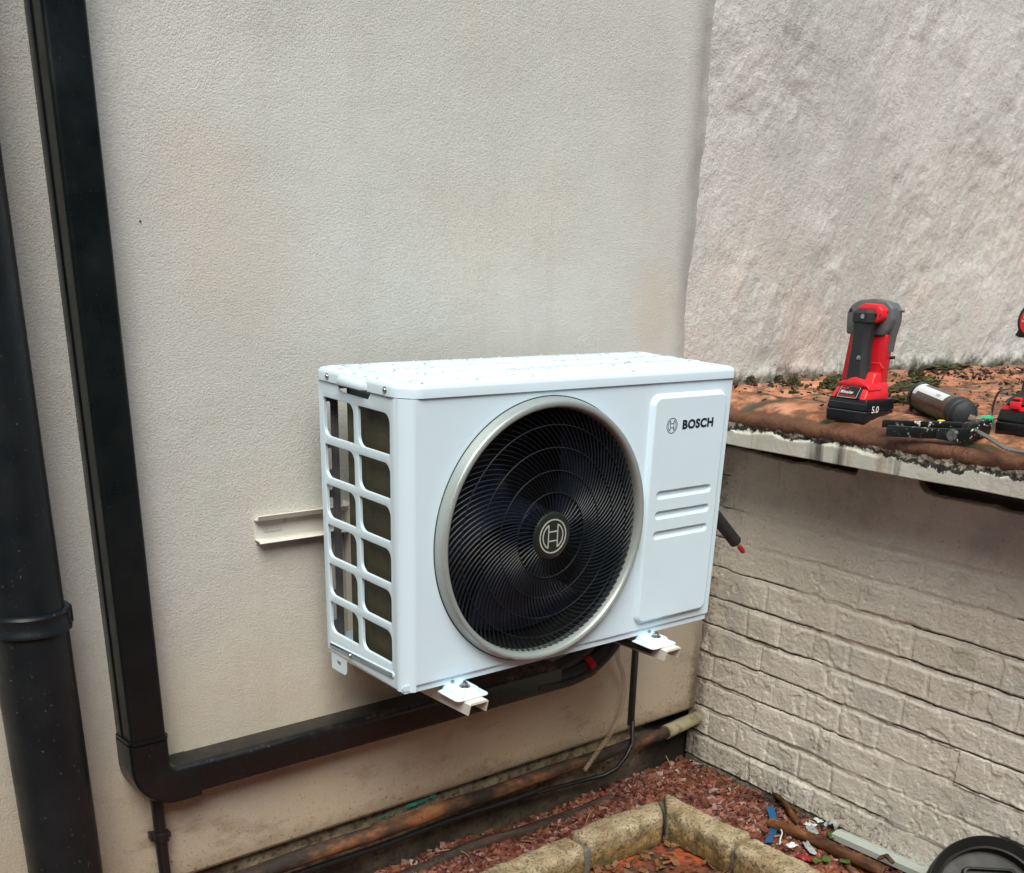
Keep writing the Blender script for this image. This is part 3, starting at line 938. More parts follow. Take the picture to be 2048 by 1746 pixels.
# ------------------------------------------------------------------ tiled ledge
OV = .146
def ledge_top(u):
    return .305 + .034 * (1 - math.exp(-max(u, 0) / .08))
def build_ledge():
    root = empty('tiled_ledge', tuple(bp(0, .3, OV)), label='overhanging ledge of cracked terracotta tiles with a peeling white edge', cat='ledge')
    org = np.array(bp(0, .3, OV))
    # u: distance inwards from the front edge, s: along the brick wall
    prof_u, prof_z = [], []
    for a in np.linspace(-60, 90, 12):           # rounded nosing
        prof_u.append(.016 - .016 * math.cos(rad(a))); prof_z.append(.289 + .016 * math.sin(rad(a)))
    us = np.concatenate([np.linspace(.020, .6, 200), np.linspace(.605, 2.9, 160)])
    U1 = np.concatenate([[.03], prof_u, us])
    Z1 = np.concatenate([[.272], prof_z, .305 + .034 * (1 - np.exp(-(us - .016) / .08))])
    ss = np.concatenate([np.linspace(-.16, 1.15, 420), np.linspace(1.16, 2.4, 60)])
    U, Sg = np.meshgrid(U1, ss, indexing='ij')
    Zg = np.repeat(Z1[:, None], len(ss), 1)
    inner = sstep(.01, .05, U)
    wu = U + fbm(U, Sg, 5, 3, 61) * .11; ws = Sg + fbm(U, Sg, 4, 3, 62) * .09
    pu, psz = .19, .24
    fu = wu / pu - np.floor(wu / pu); fs = (ws + .06) / psz - np.floor((ws + .06) / psz)
    du = np.minimum(fu, 1 - fu) * pu; dss = np.minimum(fs, 1 - fs) * psz
    d = np.minimum(du, dss)
    jt = 1 - sstep(.005, .026, d)
    pillow = sstep(0, .07, d)
    Zg = Zg + inner * (pillow * .005 - jt * .010) + fbm(U, Sg, 30, 4, 63, .6) * .006 + fbm(U, Sg, 6, 3, 64) * .004 * inner
    Un = U + (1 - inner) * (fbm(Sg, Zg, 9, 5, 65, .65) * .009 - .001) + (1 - inner) * fbm(Sg, Zg, 45, 3, 66) * .006
    jt2 = np.clip(jt * (.4 + inner * .6), 0, 1)
    front = 1 - sstep(.012, .06, U)
    P = Sg[..., None] * np.array(BD) + (-Un)[..., None] * np.array(BN) + (Zg - .3)[..., None] * np.array((0, 0, 1.))
    sheet('terracotta_tiles', P, M['terra'], root, {'joint': jt2, 'front': front})
    # white fascia
    zz = np.linspace(.234, .284, 26); ss = np.linspace(-.14, 2.4, 700)
    Zf, Sf = np.meshgrid(zz, ss, indexing='ij')
    drop = fbm(Sf, Sf * 0, 3, 4, 71) * .006
    ragged = .270 + fbm(Sf, Zf * 0, 14, 5, 72, .65) * .022
    over = sstep(ragged - .003, ragged + .003, Zf)
    hh = .004 - over * (.005 - fbm(Sf, Zf, 60, 4, 73, .65) * .009) + fbm(Sf, Zf, 10, 4, 74) * .004
    P = Sf[..., None] * np.array(BD) + hh[..., None] * np.array(BN) + (Zf - .3 + drop)[..., None] * np.array((0, 0, 1.))
    # fold the bottom edge under
    P2 = P[:1].copy(); P2 -= np.array(BN) * .10
    sheet('fascia', np.concatenate([P2, P]), M['fascia'], root)
    b = MB(); b.prism([tuple(bp(-.12, 0, OV - .012)[:2]), tuple(bp(2.4, 0, OV - .012)[:2]), tuple(bp(2.4, 0, -2.6)[:2]), tuple(bp(-.12, 0, -2.6)[:2])], .238, .290, 'XY')
    b.build('slab', M['plinth'], root, world=True)
build_ledge()
def on_ledge(u, s, h=0.):
    p = bp(s, 0, OV - u); return Vector((p.x, p.y, ledge_top(u - .016) + h))

# moss and soil crumbs on the ledge
def reg_ledge(rg):
    if rg.random() < .5:
        c = rg.integers(0, 26)
        r2 = np.random.default_rng(100 + c)
        u, s = r2.uniform(.12, 1.5), r2.uniform(-.05, .62)
        u += rg.normal(0, .045); s += rg.normal(0, .018)
    else:
        u, s = rg.uniform(.05, 1.7), rg.uniform(-.1, .65)
    if u < .03: return None, None
    p = bp(s, 0, OV - u); return p.x, p.y
def zl(x, y, rg):
    u = (x - (XC - OV) - TANB * -y)
    return ledge_top(u) + .009 + rg.uniform(-.003, .003)
chips(950, .004, .013, zl, 'soil_crumbs', M['crumb'], 'dark soil and moss crumbs scattered over the terracotta ledge', 'debris', 11, reg_ledge)
def moss_clump(cx, cy, cz, rx, ry, rz, seed, label):
    rg = np.random.default_rng(seed)
    bm = bmesh.new(); bmesh.ops.create_icosphere(bm, subdivisions=4, radius=1)
    for v in bm.verts:
        n = .62 + .75 * vnoise(np.array(v.co.x * 3.1 + seed), np.array(v.co.y * 3.1 + v.co.z * 2.3), seed) + .35 * (rg.random() - .5)
        v.co = Vector((v.co.x * rx * n, v.co.y * ry * n, max(-.2, v.co.z) * rz * n))
    me = bpy.data.meshes.new('moss_clump'); bm.to_mesh(me); bm.free()
    me.materials.append(M['moss'])
    o = bpy.data.objects.new('moss_clump', me); COL.objects.link(o); o.location = (cx, cy, cz)
    tag(o, label, 'moss', 'moss clumps on the tiled ledge')
MOSS = [((2.17, -.075), .030, .016, .014, 'flat oblong dark moss clump in the middle of the ledge, above the sealant cartridge'),
        ((2.52, -.10), .024, .018, .022, 'round dark green moss clump nearest the second drill, against pale tile'),
        ((2.38, -.20), .085, .020, .013, 'long low green moss ridge left of the second drill handle'),
        ((2.12, -.30), .090, .022, .014, 'long green moss ridge right behind the sealant cartridge'),
        ((1.95, -.10), .022, .014, .018, 'small dark moss lump just left of the cartridge end'),
        ((2.0, -.17), .030, .020, .022, 'reddish brown moss lump touching the back of the cartridge end'),
        ((2.90, .03), .11, .02, .013, 'long dark moss strip against the foot of the plaster wall, far right'),
        ((1.93, .02), .014, .010, .014, 'small dark moss lump at the wall foot between white unit and angle drill'),
        ((2.06, .03), .012, .009, .010, 'tiny brown moss lump at the wall foot just left of the angle drill'),
        ((1.79, -.22), .018, .010, .006, 'thin dark moss flake on the bare orange tile beside the white unit'),
        ((1.86, -.46), .035, .022, .012, 'dark crumbly moss patch to the right of the angle drill battery')]
for i, ((x, y), a, b_, c_, lb) in enumerate(MOSS):
    moss_clump(x, y, .345, a, b_, c_, 50 + i, lb)

# ------------------------------------------------------------------ pipes on the rendered wall
def soil_pipe():
    root = empty('soil_pipe', (.062, -.080, -.72), label='wide round black soil pipe at the far left, with a bracket collar', cat='pipe')
    m = MB(); m.tube([(.062, -.08, -.735), (.062, -.08, .055)], .0585, 56); m.build('lower_pipe', M['drain'], root, world=True)
    m = MB(); m.tube([(.062, -.08, .050), (.062, -.08, 3.0)], .0565, 56); m.build('upper_pipe', M['drain'], root, world=True)
    m = MB(); m.lathe([(.0568, .086), (.0622, .085), (.0640, .081), (.0628, .078), (.0628, .060), (.0645, .057), (.0640, .052), (.0588, .050)], (.062, -.08, 0), 'Z', 64)
    c = m.build('collar', M['drain'], root, world=True)
    m = MB(); m.box((.115, -.09, .053), (.130, -.0, .083), .003); m.build('bracket_lug', M['drain'], root, world=True)
soil_pipe()

def dprof(x0, x1, depth, zc=None, r=.014, n=8):
    """cross-section of trunking: flat on the wall, rounded front corners; returns (a, y)"""
    pts = [(x0, .0), (x0, -depth + r)]
    for k in range(1, n): 
        a = rad(180 + 90 * k / n); pts.append((x0 + r + r * math.cos(a), -depth + r + r * math.sin(a)))
    pts += [(x0 + r, -depth), (x1 - r, -depth)]
    for k in range(1, n):
        a = rad(270 + 90 * k / n); pts.append((x1 - r + r * math.cos(a), -depth + r + r * math.sin(a)))
    pts += [(x1, -depth + r), (x1, 0.)]
    return pts
def trunking():
    root = empty('pipe_trunking', (.24, -.03, -.28), label='black L-shaped plastic trunking running down the wall and across under the unit', cat='trunking')
    m = MB()
    pv = dprof(.2075, .2715, .062, r=.007)
    m.loft([[(a, y, -.235) for a, y in pv], [(a, y, 3.0) for a, y in pv]])
    c = m.build('vertical_cover', M['trunk'], root, world=True)
    m = MB()
    m.box((.2050, -.0225, -.19), (.2085, -.001, 3.0), .0008)
    m.build('backplate_edge', M['trunk'], root, world=True)
    m = MB()
    ph = dprof(-.322, -.258, .062, r=.014)
    xs = [.31, 1.228]
    m.loft([[(x, y, a) for a, y in ph] for x in xs])
    m.build('horizontal_cover', M['trunk_h'], root, world=True)
    # elbow: swept profile, slightly larger
    m = MB()
    cx, cz = .2860, -.2445           # inner bend centre
    rin, rout = .0125, .0830
    rings = []
    pe = dprof(0, 1, .0665, r=.5)
    def ring(a):
        ca, sa = math.cos(a), math.sin(a)
        out = []
        for t, y in dprof(rin, rout, .0648, r=.009):
            out.append((cx + t * ca, y, cz + t * sa))
        return out
    rings.append([(x, y, z + .046) for x, y, z in ring(math.pi)])
    for k in range(17):
        rings.append(ring(math.pi + math.pi / 2 * k / 16))
    rings.append([(x + .040, y, z) for x, y, z in ring(1.5 * math.pi)])
    m.loft(rings)
    m.build('elbow', M['trunk'], root, world=True, smooth=50)
    m = MB()
    m.loft([[(a, y, -.196) for a, y in dprof(.2035, .2760, .0665, r=.014)], [(a, y, -.190) for a, y in dprof(.2035, .2760, .0665, r=.014)]])
    m.build('joint_lip', M['trunk'], root, world=True)
trunking()

def downcable():
    root = empty('drain_stub', (.256, -.02, -.72), label='thin black pipe with a clip dropping from the trunking corner', cat='pipe')
    m = MB(); m.tube([(.255, -.022, -.735), (.2555, -.022, -.50), (.2545, -.024, -.42), (.256, -.022, -.31)], [.0105, .0105, .0112, .0112], 20, wob=.06)
    m.build('pipe_run', M['cable'], root, world=True)
    m = MB(); m.lathe([(.0112, -.413), (.0150, -.412), (.0155, -.400), (.0150, -.394), (.0112, -.393)], (.2555, -.023, 0), 'Z', 24)
    m.box((.238, -.020, -.411), (.246, -.004, -.396), .001); m.box((.266, -.028, -.409), (.2735, -.018, -.398), .001)
    m.build('clip', M['cable'], root, world=True)
downcable()

def rusty_pipe():
    root = empty('rusty_pipe', (.6, -.02, -.552), label='old rusty iron pipe along the foot of the rendered wall', cat='pipe')
    m = MB(); pts = [(-1.5 + 3.16 * i / 60, -.022, -.550 + .0015 * math.sin(i)) for i in range(61)]
    m.tube(pts, [.0215 - .0060 * i / 60 for i in range(61)], 26, wob=.06)
    m.build('iron_tube', M['rust'], root, world=True)
    m = MB(); m.tube([(1.655, -.022, -.549), (1.71, -.02, -.545), (1.80, -.015, -.540)], [.0195, .019, .018], 24, wob=.06)
    m.build('end_sleeve', M['cement'], root, world=True)
    root = empty('dark_pipe', (.6, -.02, -.62), label='dark muddy pipe just above the gravel, below the rusty pipe', cat='pipe')
    m = MB(); pts = [(-1.5 + 2.95 * i / 50, -.03 - .003 * math.sin(i * 1.3), -.642 - .006 * math.sin(i * .7) - .00085 * i) for i in range(51)]
    m.tube(pts, .0150, 20, wob=.22); m.build('pipe_run', M['mud'], root, world=True)
    m = MB(); m.tube([(-1.5 + 2.7 * i / 40, -.016, -.590 - .002 * math.sin(i)) for i in range(41)] , .0075, 12, wob=.1)
    m.build('black_cable', M['cable'], None, label='thin black cable lying under the rusty pipe', cat='cable')
rusty_pipe()

def wall_cable():
    m = MB()
    m.box((1.528, -.012, -.503), (1.5425, .004, -.10), .002)
    o = m.build('cable_cover', M['cable'], None, label='thin black vertical cable strip on the wall right of the red tape', cat='cable')
    m = MB()
    m.tube([(1.535, -.012, -.490), (1.527, -.020, -.510), (1.50, -.048, -.532), (1.475, -.052, -.560), (1.452, -.046, -.588), (1.42, -.03, -.607), (1.34, -.012, -.610), (1.25, -.010, -.604), (1.14, -.014, -.596)], .0058, 14)
    m.build('cable_tail', M['cable'], None, label='black cable curling from the wall strip over the rusty pipe to the gravel', cat='cable')
wall_cable()

def hose():
    pts = []
    P = [(1.425, -.05, -.20), (1.445, -.03, -.285), (1.475, -.022, -.34), (1.488, -.018, -.385), (1.485, -.018, -.43), (1.465, -.02, -.475), (1.425, -.03, -.505), (1.375, -.045, -.525), (1.33, -.05, -.56)]
    m = MB(); m.tube(catmull(P, 6), .0065, 12)
    m.build('clear_hose', M['hose'], None, label='translucent hose looping down the wall below the unit', cat='hose')
def catmull(P, n):
    P = [Vector(p) for p in P]
    Q = [P[0]] + P + [P[-1]]
    out = []
    for i in range(1, len(Q) - 2):
        for k in range(n):
            t = k / n
            a, b, c, d = Q[i - 1], Q[i], Q[i + 1], Q[i + 2]
            out.append(.5 * ((2 * b) + (c - a) * t + (2 * a - 5 * b + 4 * c - d) * t * t + (3 * b - a - 3 * c + d) * t ** 3))
    out.append(P[-1])
    return out
hose()

def bundle():
    root = empty('insulated_pipe_bundle', (1.2, -.04, -.29), label='black insulated pipes curving up from the trunking end, bound with red tape', cat='pipes')
    A = catmull([(1.16, -.034, -.290), (1.24, -.038, -.296), (1.31, -.045, -.285), (1.37, -.055, -.250), (1.41, -.062, -.200), (1.425, -.07, -.12), (1.42, -.09, -.02)], 6)
    B = catmull([(1.16, -.028, -.272), (1.22, -.030, -.278), (1.285, -.036, -.262), (1.335, -.045, -.228), (1.36, -.055, -.170), (1.37, -.06, -.06)], 6)
    Cc = catmull([(1.16, -.052, -.300), (1.25, -.056, -.306), (1.32, -.062, -.290), (1.375, -.072, -.250), (1.405, -.085, -.19), (1.41, -.09, -.08)], 6)
    for nm, P, r in (('pipe', A, .0225), ('pipe', B, .017), ('pipe', Cc, .0125)):
        m = MB(); m.tube(P, r, 20, wob=.02); m.build(nm, M['foam'], root, world=True)
    # red tape band around all three
    c = (Vector(A[13]) * 2 + Vector(Cc[13])) / 3
    d = (Vector(A[14]) - Vector(A[12])).normalized()
    m = MB()
    rings = []
    for q, rr in ((-.009, .0290), (-.0085, .0300), (.0085, .0300), (.009, .0290)):
        u = Vector((0, -1, 0)); w = d.cross(u).normalized()
        rings.append([tuple(c + Vector((0, .002, 0)) + d * q + u * math.cos(a) * rr * .78 + w * math.sin(a) * rr) for a in [2 * math.pi * k / 36 for k in range(36)]])
    m.loft(rings, False, False)
    m.build('tape', M['redtape'], root, world=True, smooth=60)
bundle()

# ================================================================== THE UNIT
UW, UD, UH = .78848, .26784, .50348
UO = Vector((.60366319, -.0681312, -.09412389))
UR = Matrix(((0.9996966878, 0.0231028895, -0.0085316405), (-0.0233874678, 0.9991165420, -0.0349164989), (0.0077174311, 0.0351054418, 0.9993538158)))
UBASE = UO - UR @ Vector((0, UD, 0))
def unit():
    root = empty('outdoor_fan_unit', tuple(UBASE), UR, label='white heat pump outdoor unit with a large black round fan grille, beaded with rain', cat='heat pump')
    CH = .024
    FX, FZ, RB = .3045, .2505, .2435
    # ---- front panel: flat face + faceted left corner + right return + bottom lip
    me = plate([(CH, .012), (UW - .003, .012), (UW - .003, UH), (CH, UH)], [circ(FX, FZ, .2405, 128)], .0006)
    m = MB()
    X = Matrix(((1, 0, 0, 0), (0, 0, -1, .0006), (0, 1, 0, 0), (0, 0, 0, 1)))
    m.mesh(me, X)
    corner = [(CH, 0.), (CH - .004, .0006), (CH - .009, .0032), (.0032, CH - .009), (.0006, CH - .004), (0., CH)]
    m.loft([[(a, b, z) for a, b in corner] + [(a + .0012, b + .0012, z) for a, b in reversed(corner)] for z in (-.002, UH)])
    m.loft([[(UW - .003, 0., z), (UW - .0008, .0008, z), (UW, .003, z), (UW, .016, z), (UW - .0012, .016, z), (UW - .0015, .003, z), (UW - .003, .0012, z)] for z in (.012, UH)])
    # curl under at the bottom, top flange line
    m.loft([[(x, 0., .0122), (x, .0004, .0102), (x, .0045, .0085), (x, .0055, .0095), (x, .002, .0125)] for x in (CH, UW - .003)])
    fp = m.build('front_panel', M['white'], root, smooth=28)
    m = MB(); m.prism([(.0, .012), (.0, .0035), (.030, -.0035), (.09, -.0035), (.105, -.0065), (.112, -.0035), (.60, -.0035), (.612, -.0065), (.622, -.0035), (UW - .004, -.0035), (UW - .004, .012)], .0045, .0060, 'XZ')
    m.box((.003, .006, -.003), (UW - .006, UD - .003, .006))
    m.box((.003, UD - .003, -.003), (UW - .006, UD - .001, .030))
    m.build('base_pan', M['white'], root)
    # ---- rain top cover (lid)
    def outl(o, z):
        a = CH * 1.15
        base = [(UW + o, UD + o), (-o, UD + o), (-o, a - o * .4), (a - o * .4, -o), (UW + o, -o)]
        # round every corner
        out = []
        n = len(base)
        rr = [.010, .016, .012, .012, .012]
        for i in range(n):
            p = Vector(base[i]); q0 = (Vector(base[i - 1]) - p).normalized(); q1 = (Vector(base[(i + 1) % n]) - p).normalized()
            A_ = p + q0 * rr[i]; B_ = p + q1 * rr[i]
            for k in range(6):
                t = k / 5
                v = A_ * (1 - t) ** 2 + p * 2 * t * (1 - t) + B_ * t * t
                out.append((v.x, v.y, z))
        return out
    m = MB()
    m.loft([outl(.0005, .5045), outl(.0035, .5045), outl(.0035, .5175), outl(.0030, .5200), outl(.0005, .5240), outl(-.006, .5268), outl(-.016, .5282), outl(-.030, .5285)], False, True)
    lid = m.build('lid', M['white'], root, smooth=32)
    for i, (y0, y1) in enumerate(((.032, .078), (.100, .146), (.168, .214))):
        m = MB()
        x0, x1 = (.055, .735)
        R1 = rrect(x0, y0, x1, y1, .014); R2 = rrect(x0 + .004, y0 + .004, x1 - .004, y1 - .004, .011)
        m.loft([[(a, b, .5275) for a, b in R1], [(a, b, .5342) for a, b in R2], [(a, b, .5350) for a, b in rrect(x0 + .007, y0 + .007, x1 - .007, y1 - .007, .009)]], False, True)
        m.build('rib', M['white'], lid, smooth=50)
    # handle hood on the left edge of the lid
    m = MB()
    def hd(y0, y1, pts): return [[(x, y, z) for x, z in pts] for y in (y0, y1)]
    hp = [(.016, .5262), (.002, .5235), (-.0055, .5195), (-.0095, .5140), (-.0110, .5060), (-.0095, .5045), (-.0030, .5046), (.004, .5100)]
    hq = [(.016, .5262), (.006, .5245), (.0015, .5215), (-.0020, .5170), (-.0030, .5075), (-.0028, .5060), (-.0020, .5055), (.004, .5100)]
    m.loft(hd(.100, .112, hq)[:1] + hd(.112, .186, hp) + hd(.198, .2, hq)[:1], True, True)
    m.build('hood', M['white'], lid, smooth=60)
    for y, z in ((.2304, .5128), (.0481, .5133)):
        m = MB(); m.lathe([(0, -.0070), (.0022, -.0068), (.0034, -.0058), (.0038, -.004), (.0038, -.003)], (0, y, z), 'X', 16)
        m.lathe([(.0038, -.0042), (.0058, -.0040), (.0060, -.0030)], (0, y, z), 'X', 16)
        m.build('screw', M['steel'], lid)
    # ---- left side frame with 2 x 6 openings
    ys = ((.1525, .2515), (.0405, .1385))
    rows = ((.044, .1035), (.1175, .177), (.191, .2505), (.2645, .324), (.3375, .396), (.4105, .4765))
    holes = []
    for y0, y1 in ys:
        for z0, z1 in rows:
            # (y0,z0) sharp  (y1,z0) round  (y1,z1) sharp  (y0,z1) round
            holes.append(rrect(y0, z0, y1, z1, [.004, .017, .004, .017], 6))
    outer = [(CH, .0), (UD, .004), (UD, UH), (.2060, UH)] + [(.2000, .5005), (.1975, .4950), (.1940, .4925), (.108, .4905), (.1040, .4925), (.1000, .4980), (.0950, UH)] + [(CH, UH)]
    me = plate(outer, holes, .0006, .0009, 2)
    X = Matrix(((0, 0, -1, .0014), (1, 0, 0, 0), (0, 1, 0, 0), (0, 0, 0, 1)))
    m = MB(); m.mesh(me, X)
    sf = m.build('side_frame', M['white'], root, smooth=40)
    # turned-in flanges around openings
    m = MB()
    for h in holes:
        n = len(h)
        cx = sum(p[0] for p in h) / n; cz = sum(p[1] for p in h) / n
        def ins(d): return [(cx + (a - cx) * (1 - d / .05), cz + (b - cz) * (1 - d / .03)) for a, b in h]
        m.loft([[(.0006, a, b) for a, b in ins(-.0004)], [(.0060, a, b) for a, b in ins(-.0004)]], False, False)
    m.build('opening_flange', M['white'], sf, smooth=50)
    # embossed lower strip with screw
    m = MB()
    def strip(o, x):
        return [(x, a, b + (.262 - a) * .036) for a, b in rrect(.031 + o, .0085 + o, .2585 - o, .0225 - o, .006)]
    m.loft([strip(0, .0), strip(.0015, -.0010), strip(.0035, -.0024), strip(.0055, -.0027)], False, True)
    m.build('embossed_strip', M['white'], sf, smooth=60)
    m = MB(); m.lathe([(0, -.0095), (.0030, -.0092), (.0040, -.0080), (.0042, -.0048), (.0060, -.0046)], (.0022, .1784, .0175), 'X', 16)
    m.build('screw', M['steel'], sf)
    m = MB(); m.box((.0012, .104, .486), (.020, .198, .488)); m.prism([(.1945, .5045), (.104, .5045), (.104, .486), (.1945, .488)], .018, .0195, 'YZ')
    m.build('hand_recess', M['silver'], root)
    # rear foot tab below the side frame, with a slot
    me = plate(rrect(.2030, -.0340, .2585, .004, [.010, .004, .001, .001]), [rrect(.2245, -.0200, .2400, -.0120, .002)], .0006)
    m = MB(); m.mesh(me, Matrix(((0, 0, -1, .003), (1, 0, 0, 0), (0, 1, 0, 0), (0, 0, 0, 1))))
    m.build('mounting_tab', M['white'], root)
    # right side, rear corner posts
    m = MB(); m.box((UW - .0015, .016, .002), (UW - .0001, UD, UH)); m.build('right_panel', M['white'], root)
    slots = ((.398, .466), (.345, .385), (.309, .330), (.232, .296), (.190, .220), (.120, .176), (.060, .100))
    me = plate([(0.002, .004), (.0305, .004), (.0305, .502), (0.002, .502)], [rrect(.0112, a, .0192, b, .0035, 4) for a, b in slots], .0006)
    m = MB(); m.mesh(me, Matrix(((1, 0, 0, 0), (0, 0, -1, .2625), (0, 1, 0, 0), (0, 0, 0, 1))))
    m.box((.0295, .2545, .004), (.0305, .2625, .502))
    m.build('rear_post', M['post'], root)
    m = MB(); m.box((UW - .09, UD - .003, .004), (UW - .003, UD - .001, .502)); m.box((.004, .2, .496), (UW - .004, UD - .002, .502))
    m.build('rear_panel', M['white'], root)
    # coil
    m = MB(); m.box((.020, .026, .012), (.040, .206, .498)); m.box((.041, .184, .012), (UW - .10, .206, .498))
    m.build('coil', M['coil'], root)
    for k in range(5):
        z = .05 + .09 * k
        m = MB(); m.tube([(.045, .206, z), (.045, .224, z), (.045, .224, z + .025), (.045, .206, z + .025)], .004, 8)
        m.build('return_bend', M['copper'], root)
    # ---- fan ring (trim)
    prof = [(.2437, .0006), (.2437, -.0012), (.2432, -.0030), (.2405, -.0165), (.2392, -.0195), (.2370, -.0212), (.2340, -.0218), (.2300, -.0212), (.2275, -.0185), (.2255, -.0130), (.2245, -.0040), (.2243, .0060)]
    m = MB(); m.lathe(prof, (FX, 0, FZ), 'Y', 160)
    rg = m.build('fan_ring', M['silver'], root, smooth=40)
    m = MB(); m.lathe([(.2437, -.0002), (.2452, -.0002), (.2452, -.0010), (.2437, -.0010)], (FX, 0, FZ), 'Y', 160)
    m.build('shadow_gap', M['cavity'], rg)
    # ---- grille
    m = MB()
    def gy(r): return -.0245 + .0150 * (r / .222) ** 2
    def wire(th0, r0, r1, w0, w1, n=12):
        rings = []
        for i in range(n + 1):
            r = r0 + (r1 - r0) * i / n
            q = max(0, (r - .044) / .178)
            th = th0 + .74 * q ** 1.35
            dth = .0012
            rq = r + .001
            th2 = th0 + .74 * max(0, (rq - .044) / .178) ** 1.35
            p = Vector((r * math.cos(th), r * math.sin(th))); p2 = Vector((rq * math.cos(th2), rq * math.sin(th2)))
            d = (p2 - p).normalized(); nn = Vector((-d.y, d.x)) * (w0 + (w1 - w0) * i / n) / 2
            y = gy(r)
            A_, B_ = p + nn, p - nn
            c2 = (A_ + B_) / 2
            rings.append([(FX + A_.x, y + .0007, FZ + A_.y), (FX + c2.x, y, FZ + c2.y), (FX + B_.x, y + .0007, FZ + B_.y), (FX + B_.x, y + .0040, FZ + B_.y), (FX + A_.x, y + .0040, FZ + A_.y)])
        m.loft(rings)
    NW = 50
    for k in range(NW):
        th = 2 * math.pi * k / NW
        wire(th, .041, .2250, .0012, .0014, 16)
        wire(th + math.pi / NW, .0780, .2250, .0011, .0014, 12)
    wires = m.build('grille', M['grille'], root, smooth=35)
    for r in (.0785, .1175, .1575, .1965):
        m = MB(); y = gy(r) - .0012
        m.lathe([(r - .0007, y + .003), (r - .0007, y + .0008), (r, y + .0003), (r + .0007, y + .0008), (r + .0007, y + .003), (r - .0007, y + .003)], (FX, 0, FZ), 'Y', 120)
        m.build('grille_ring', M['grille'], wires)
    m = MB(); m.lathe([(0, -.0275), (.034, -.0273), (.0405, -.0262), (.0435, -.0240), (.0445, -.0200), (.0445, -.012)], (FX, 0, FZ), 'Y', 72)
    hub = m.build('hub_cap', M['hub'], root, smooth=30)
    emblem(FX, FZ, .0318, -.0279, .0024).build('emblem', M['emblem'], hub, smooth=None)
    # ---- fan and shroud
    m = MB(); m.lathe([(.2400, .0008), (.2250, .0065), (.2205, .020), (.2190, .105)], (FX, 0, FZ), 'Y', 96)
    m.lathe([(.2190, .105), (0, .1051)], (FX, 0, FZ), 'Y', 96)
    m.build('shroud', M['cavity'], root)
    fan = empty_child('fan', root)
    m = MB(); m.lathe([(0, .016), (.040, .018), (.047, .028), (.049, .090)], (FX, 0, FZ), 'Y', 48); m.build('fan_hub', M['blade'], fan)
    for b in range(3):
        m = MB(); rows_ = []
        for i in range(15):
            r = .047 + (.210 - .047) * i / 14
            f = (r - .047) / .163
            row = []
            for j in range(13):
                t = j / 12
                th = rad(8 + 120 * b) + (-.42 - .15 * f) + t * (.95 + .32 * math.sin(f * 2.0)) + .45 * f
                y = .080 - .052 * t + .010 * math.sin(math.pi * t) + .006 * f
                row.append((FX + r * math.cos(th), y, FZ + r * math.sin(th)))
            rows_.append(row)
        m.loft(rows_ , False, False, False)
        m.build('fan_blade', M['blade'], fan)
    # ---- raised service panel at the right, with three slots
    px0, px1, pz0, pz1 = .5560, .7700, .0240, .4840
    ins = rrect(px0 + .0085, pz0 + .0085, px1 - .0085, pz1 - .0085, .014, 8)
    pills = [rrect(.5845, zc - .0088, .7435, zc + .0088, .0086, 8) for zc in (.2905, .2500, .2095)]
    me = plate(ins, pills, .0002)
    m = MB()
    m.mesh(me, Matrix(((1, 0, 0, 0), (0, 0, -1, -.0098), (0, 1, 0, 0), (0, 0, 0, 1))))
    R = [rrect(px0, pz0, px1, pz1, .022, 8), rrect(px0 + .0015, pz0 + .0015, px1 - .0015, pz1 - .0015, .021, 8), rrect(px0 + .0055, pz0 + .0055, px1 - .0055, pz1 - .0055, .017, 8), ins]
    m.loft([[(a, y, b) for a, b in r] for r, y in zip(R, (.0005, -.0018, -.0085, -.0100))], False, False)
    for p in pills:
        n = len(p); cz = sum(q[1] for q in p) / n; cx = sum(q[0] for q in p) / n
        def sh(d, dz): return [(cx + (a - cx) * (1 - d / .0795), cz + (b - cz) * (1 - d / .0088) + dz) for a, b in p]
        m.loft([[(a, y, b) for a, b in r] for r, y in ((sh(0, 0), -.0100), (sh(.0008, 0), -.0096), (sh(.0034, .0014), -.0052), (sh(.0044, .0018), -.0048))], False, True)
    sp = m.build('service_panel', M['white'], root, smooth=38)
    mm = fit_text('BOSCH', .6405, .7290, .4148, .4330, -.0104, .0003, .045, 0, 1.08)
    mm.build('brand_lettering', M['navy'], sp, smooth=None)
    emblem(.6112, .4240, .0147, -.0104, .0012).build('emblem', M['navy'], sp, smooth=None)
    # ---- feet with bolts
    for fx0 in (.0725, .5650):
        m = MB()
        def fo(o, z, r=.010): return [(a, b, z) for a, b in rrect(fx0 + .004 + o, -.0525 + o, fx0 + .0770 - o, .010, [r, r, .001, .001])]
        m.loft([fo(0, -.0165), fo(0, -.0150), fo(.0035, -.0142), fo(.010, -.0135), fo(.0130, -.0050), fo(.0160, -.0035), fo(.022, -.0032)], True, True)
        ft = m.build('foot', M['white'], root, smooth=45)
        cx, cy = fx0 + .0420, -.022
        m = MB(); m.lathe([(0, -.0018), (.0100, -.0018), (.0105, -.0028), (.0105, -.0034)], (cx, cy, 0), 'Z', 24)
        m.lathe([(0, .0040), (.0058, .0040), (.0066, .0030), (.0066, -.0018)], (cx, cy, 0), 'Z', 6)
        m.lathe([(0, .0090), (.0030, .0085), (.0034, .0040)], (cx, cy, 0), 'Z', 12)
        m.build('bolt', M['steel'], ft, smooth=30)
    for sx in (.105, .612):
        m = MB(); m.lathe([(0, -.0012), (.0026, -.0008), (.0032, .0010), (.0034, .0045)], (sx, 0, -.0005), 'Y', 14); m.build('panel_screw', M['steel'], root)
    # ---- rain beads
    rg_ = random.Random(5)
    bm = bmesh.new()
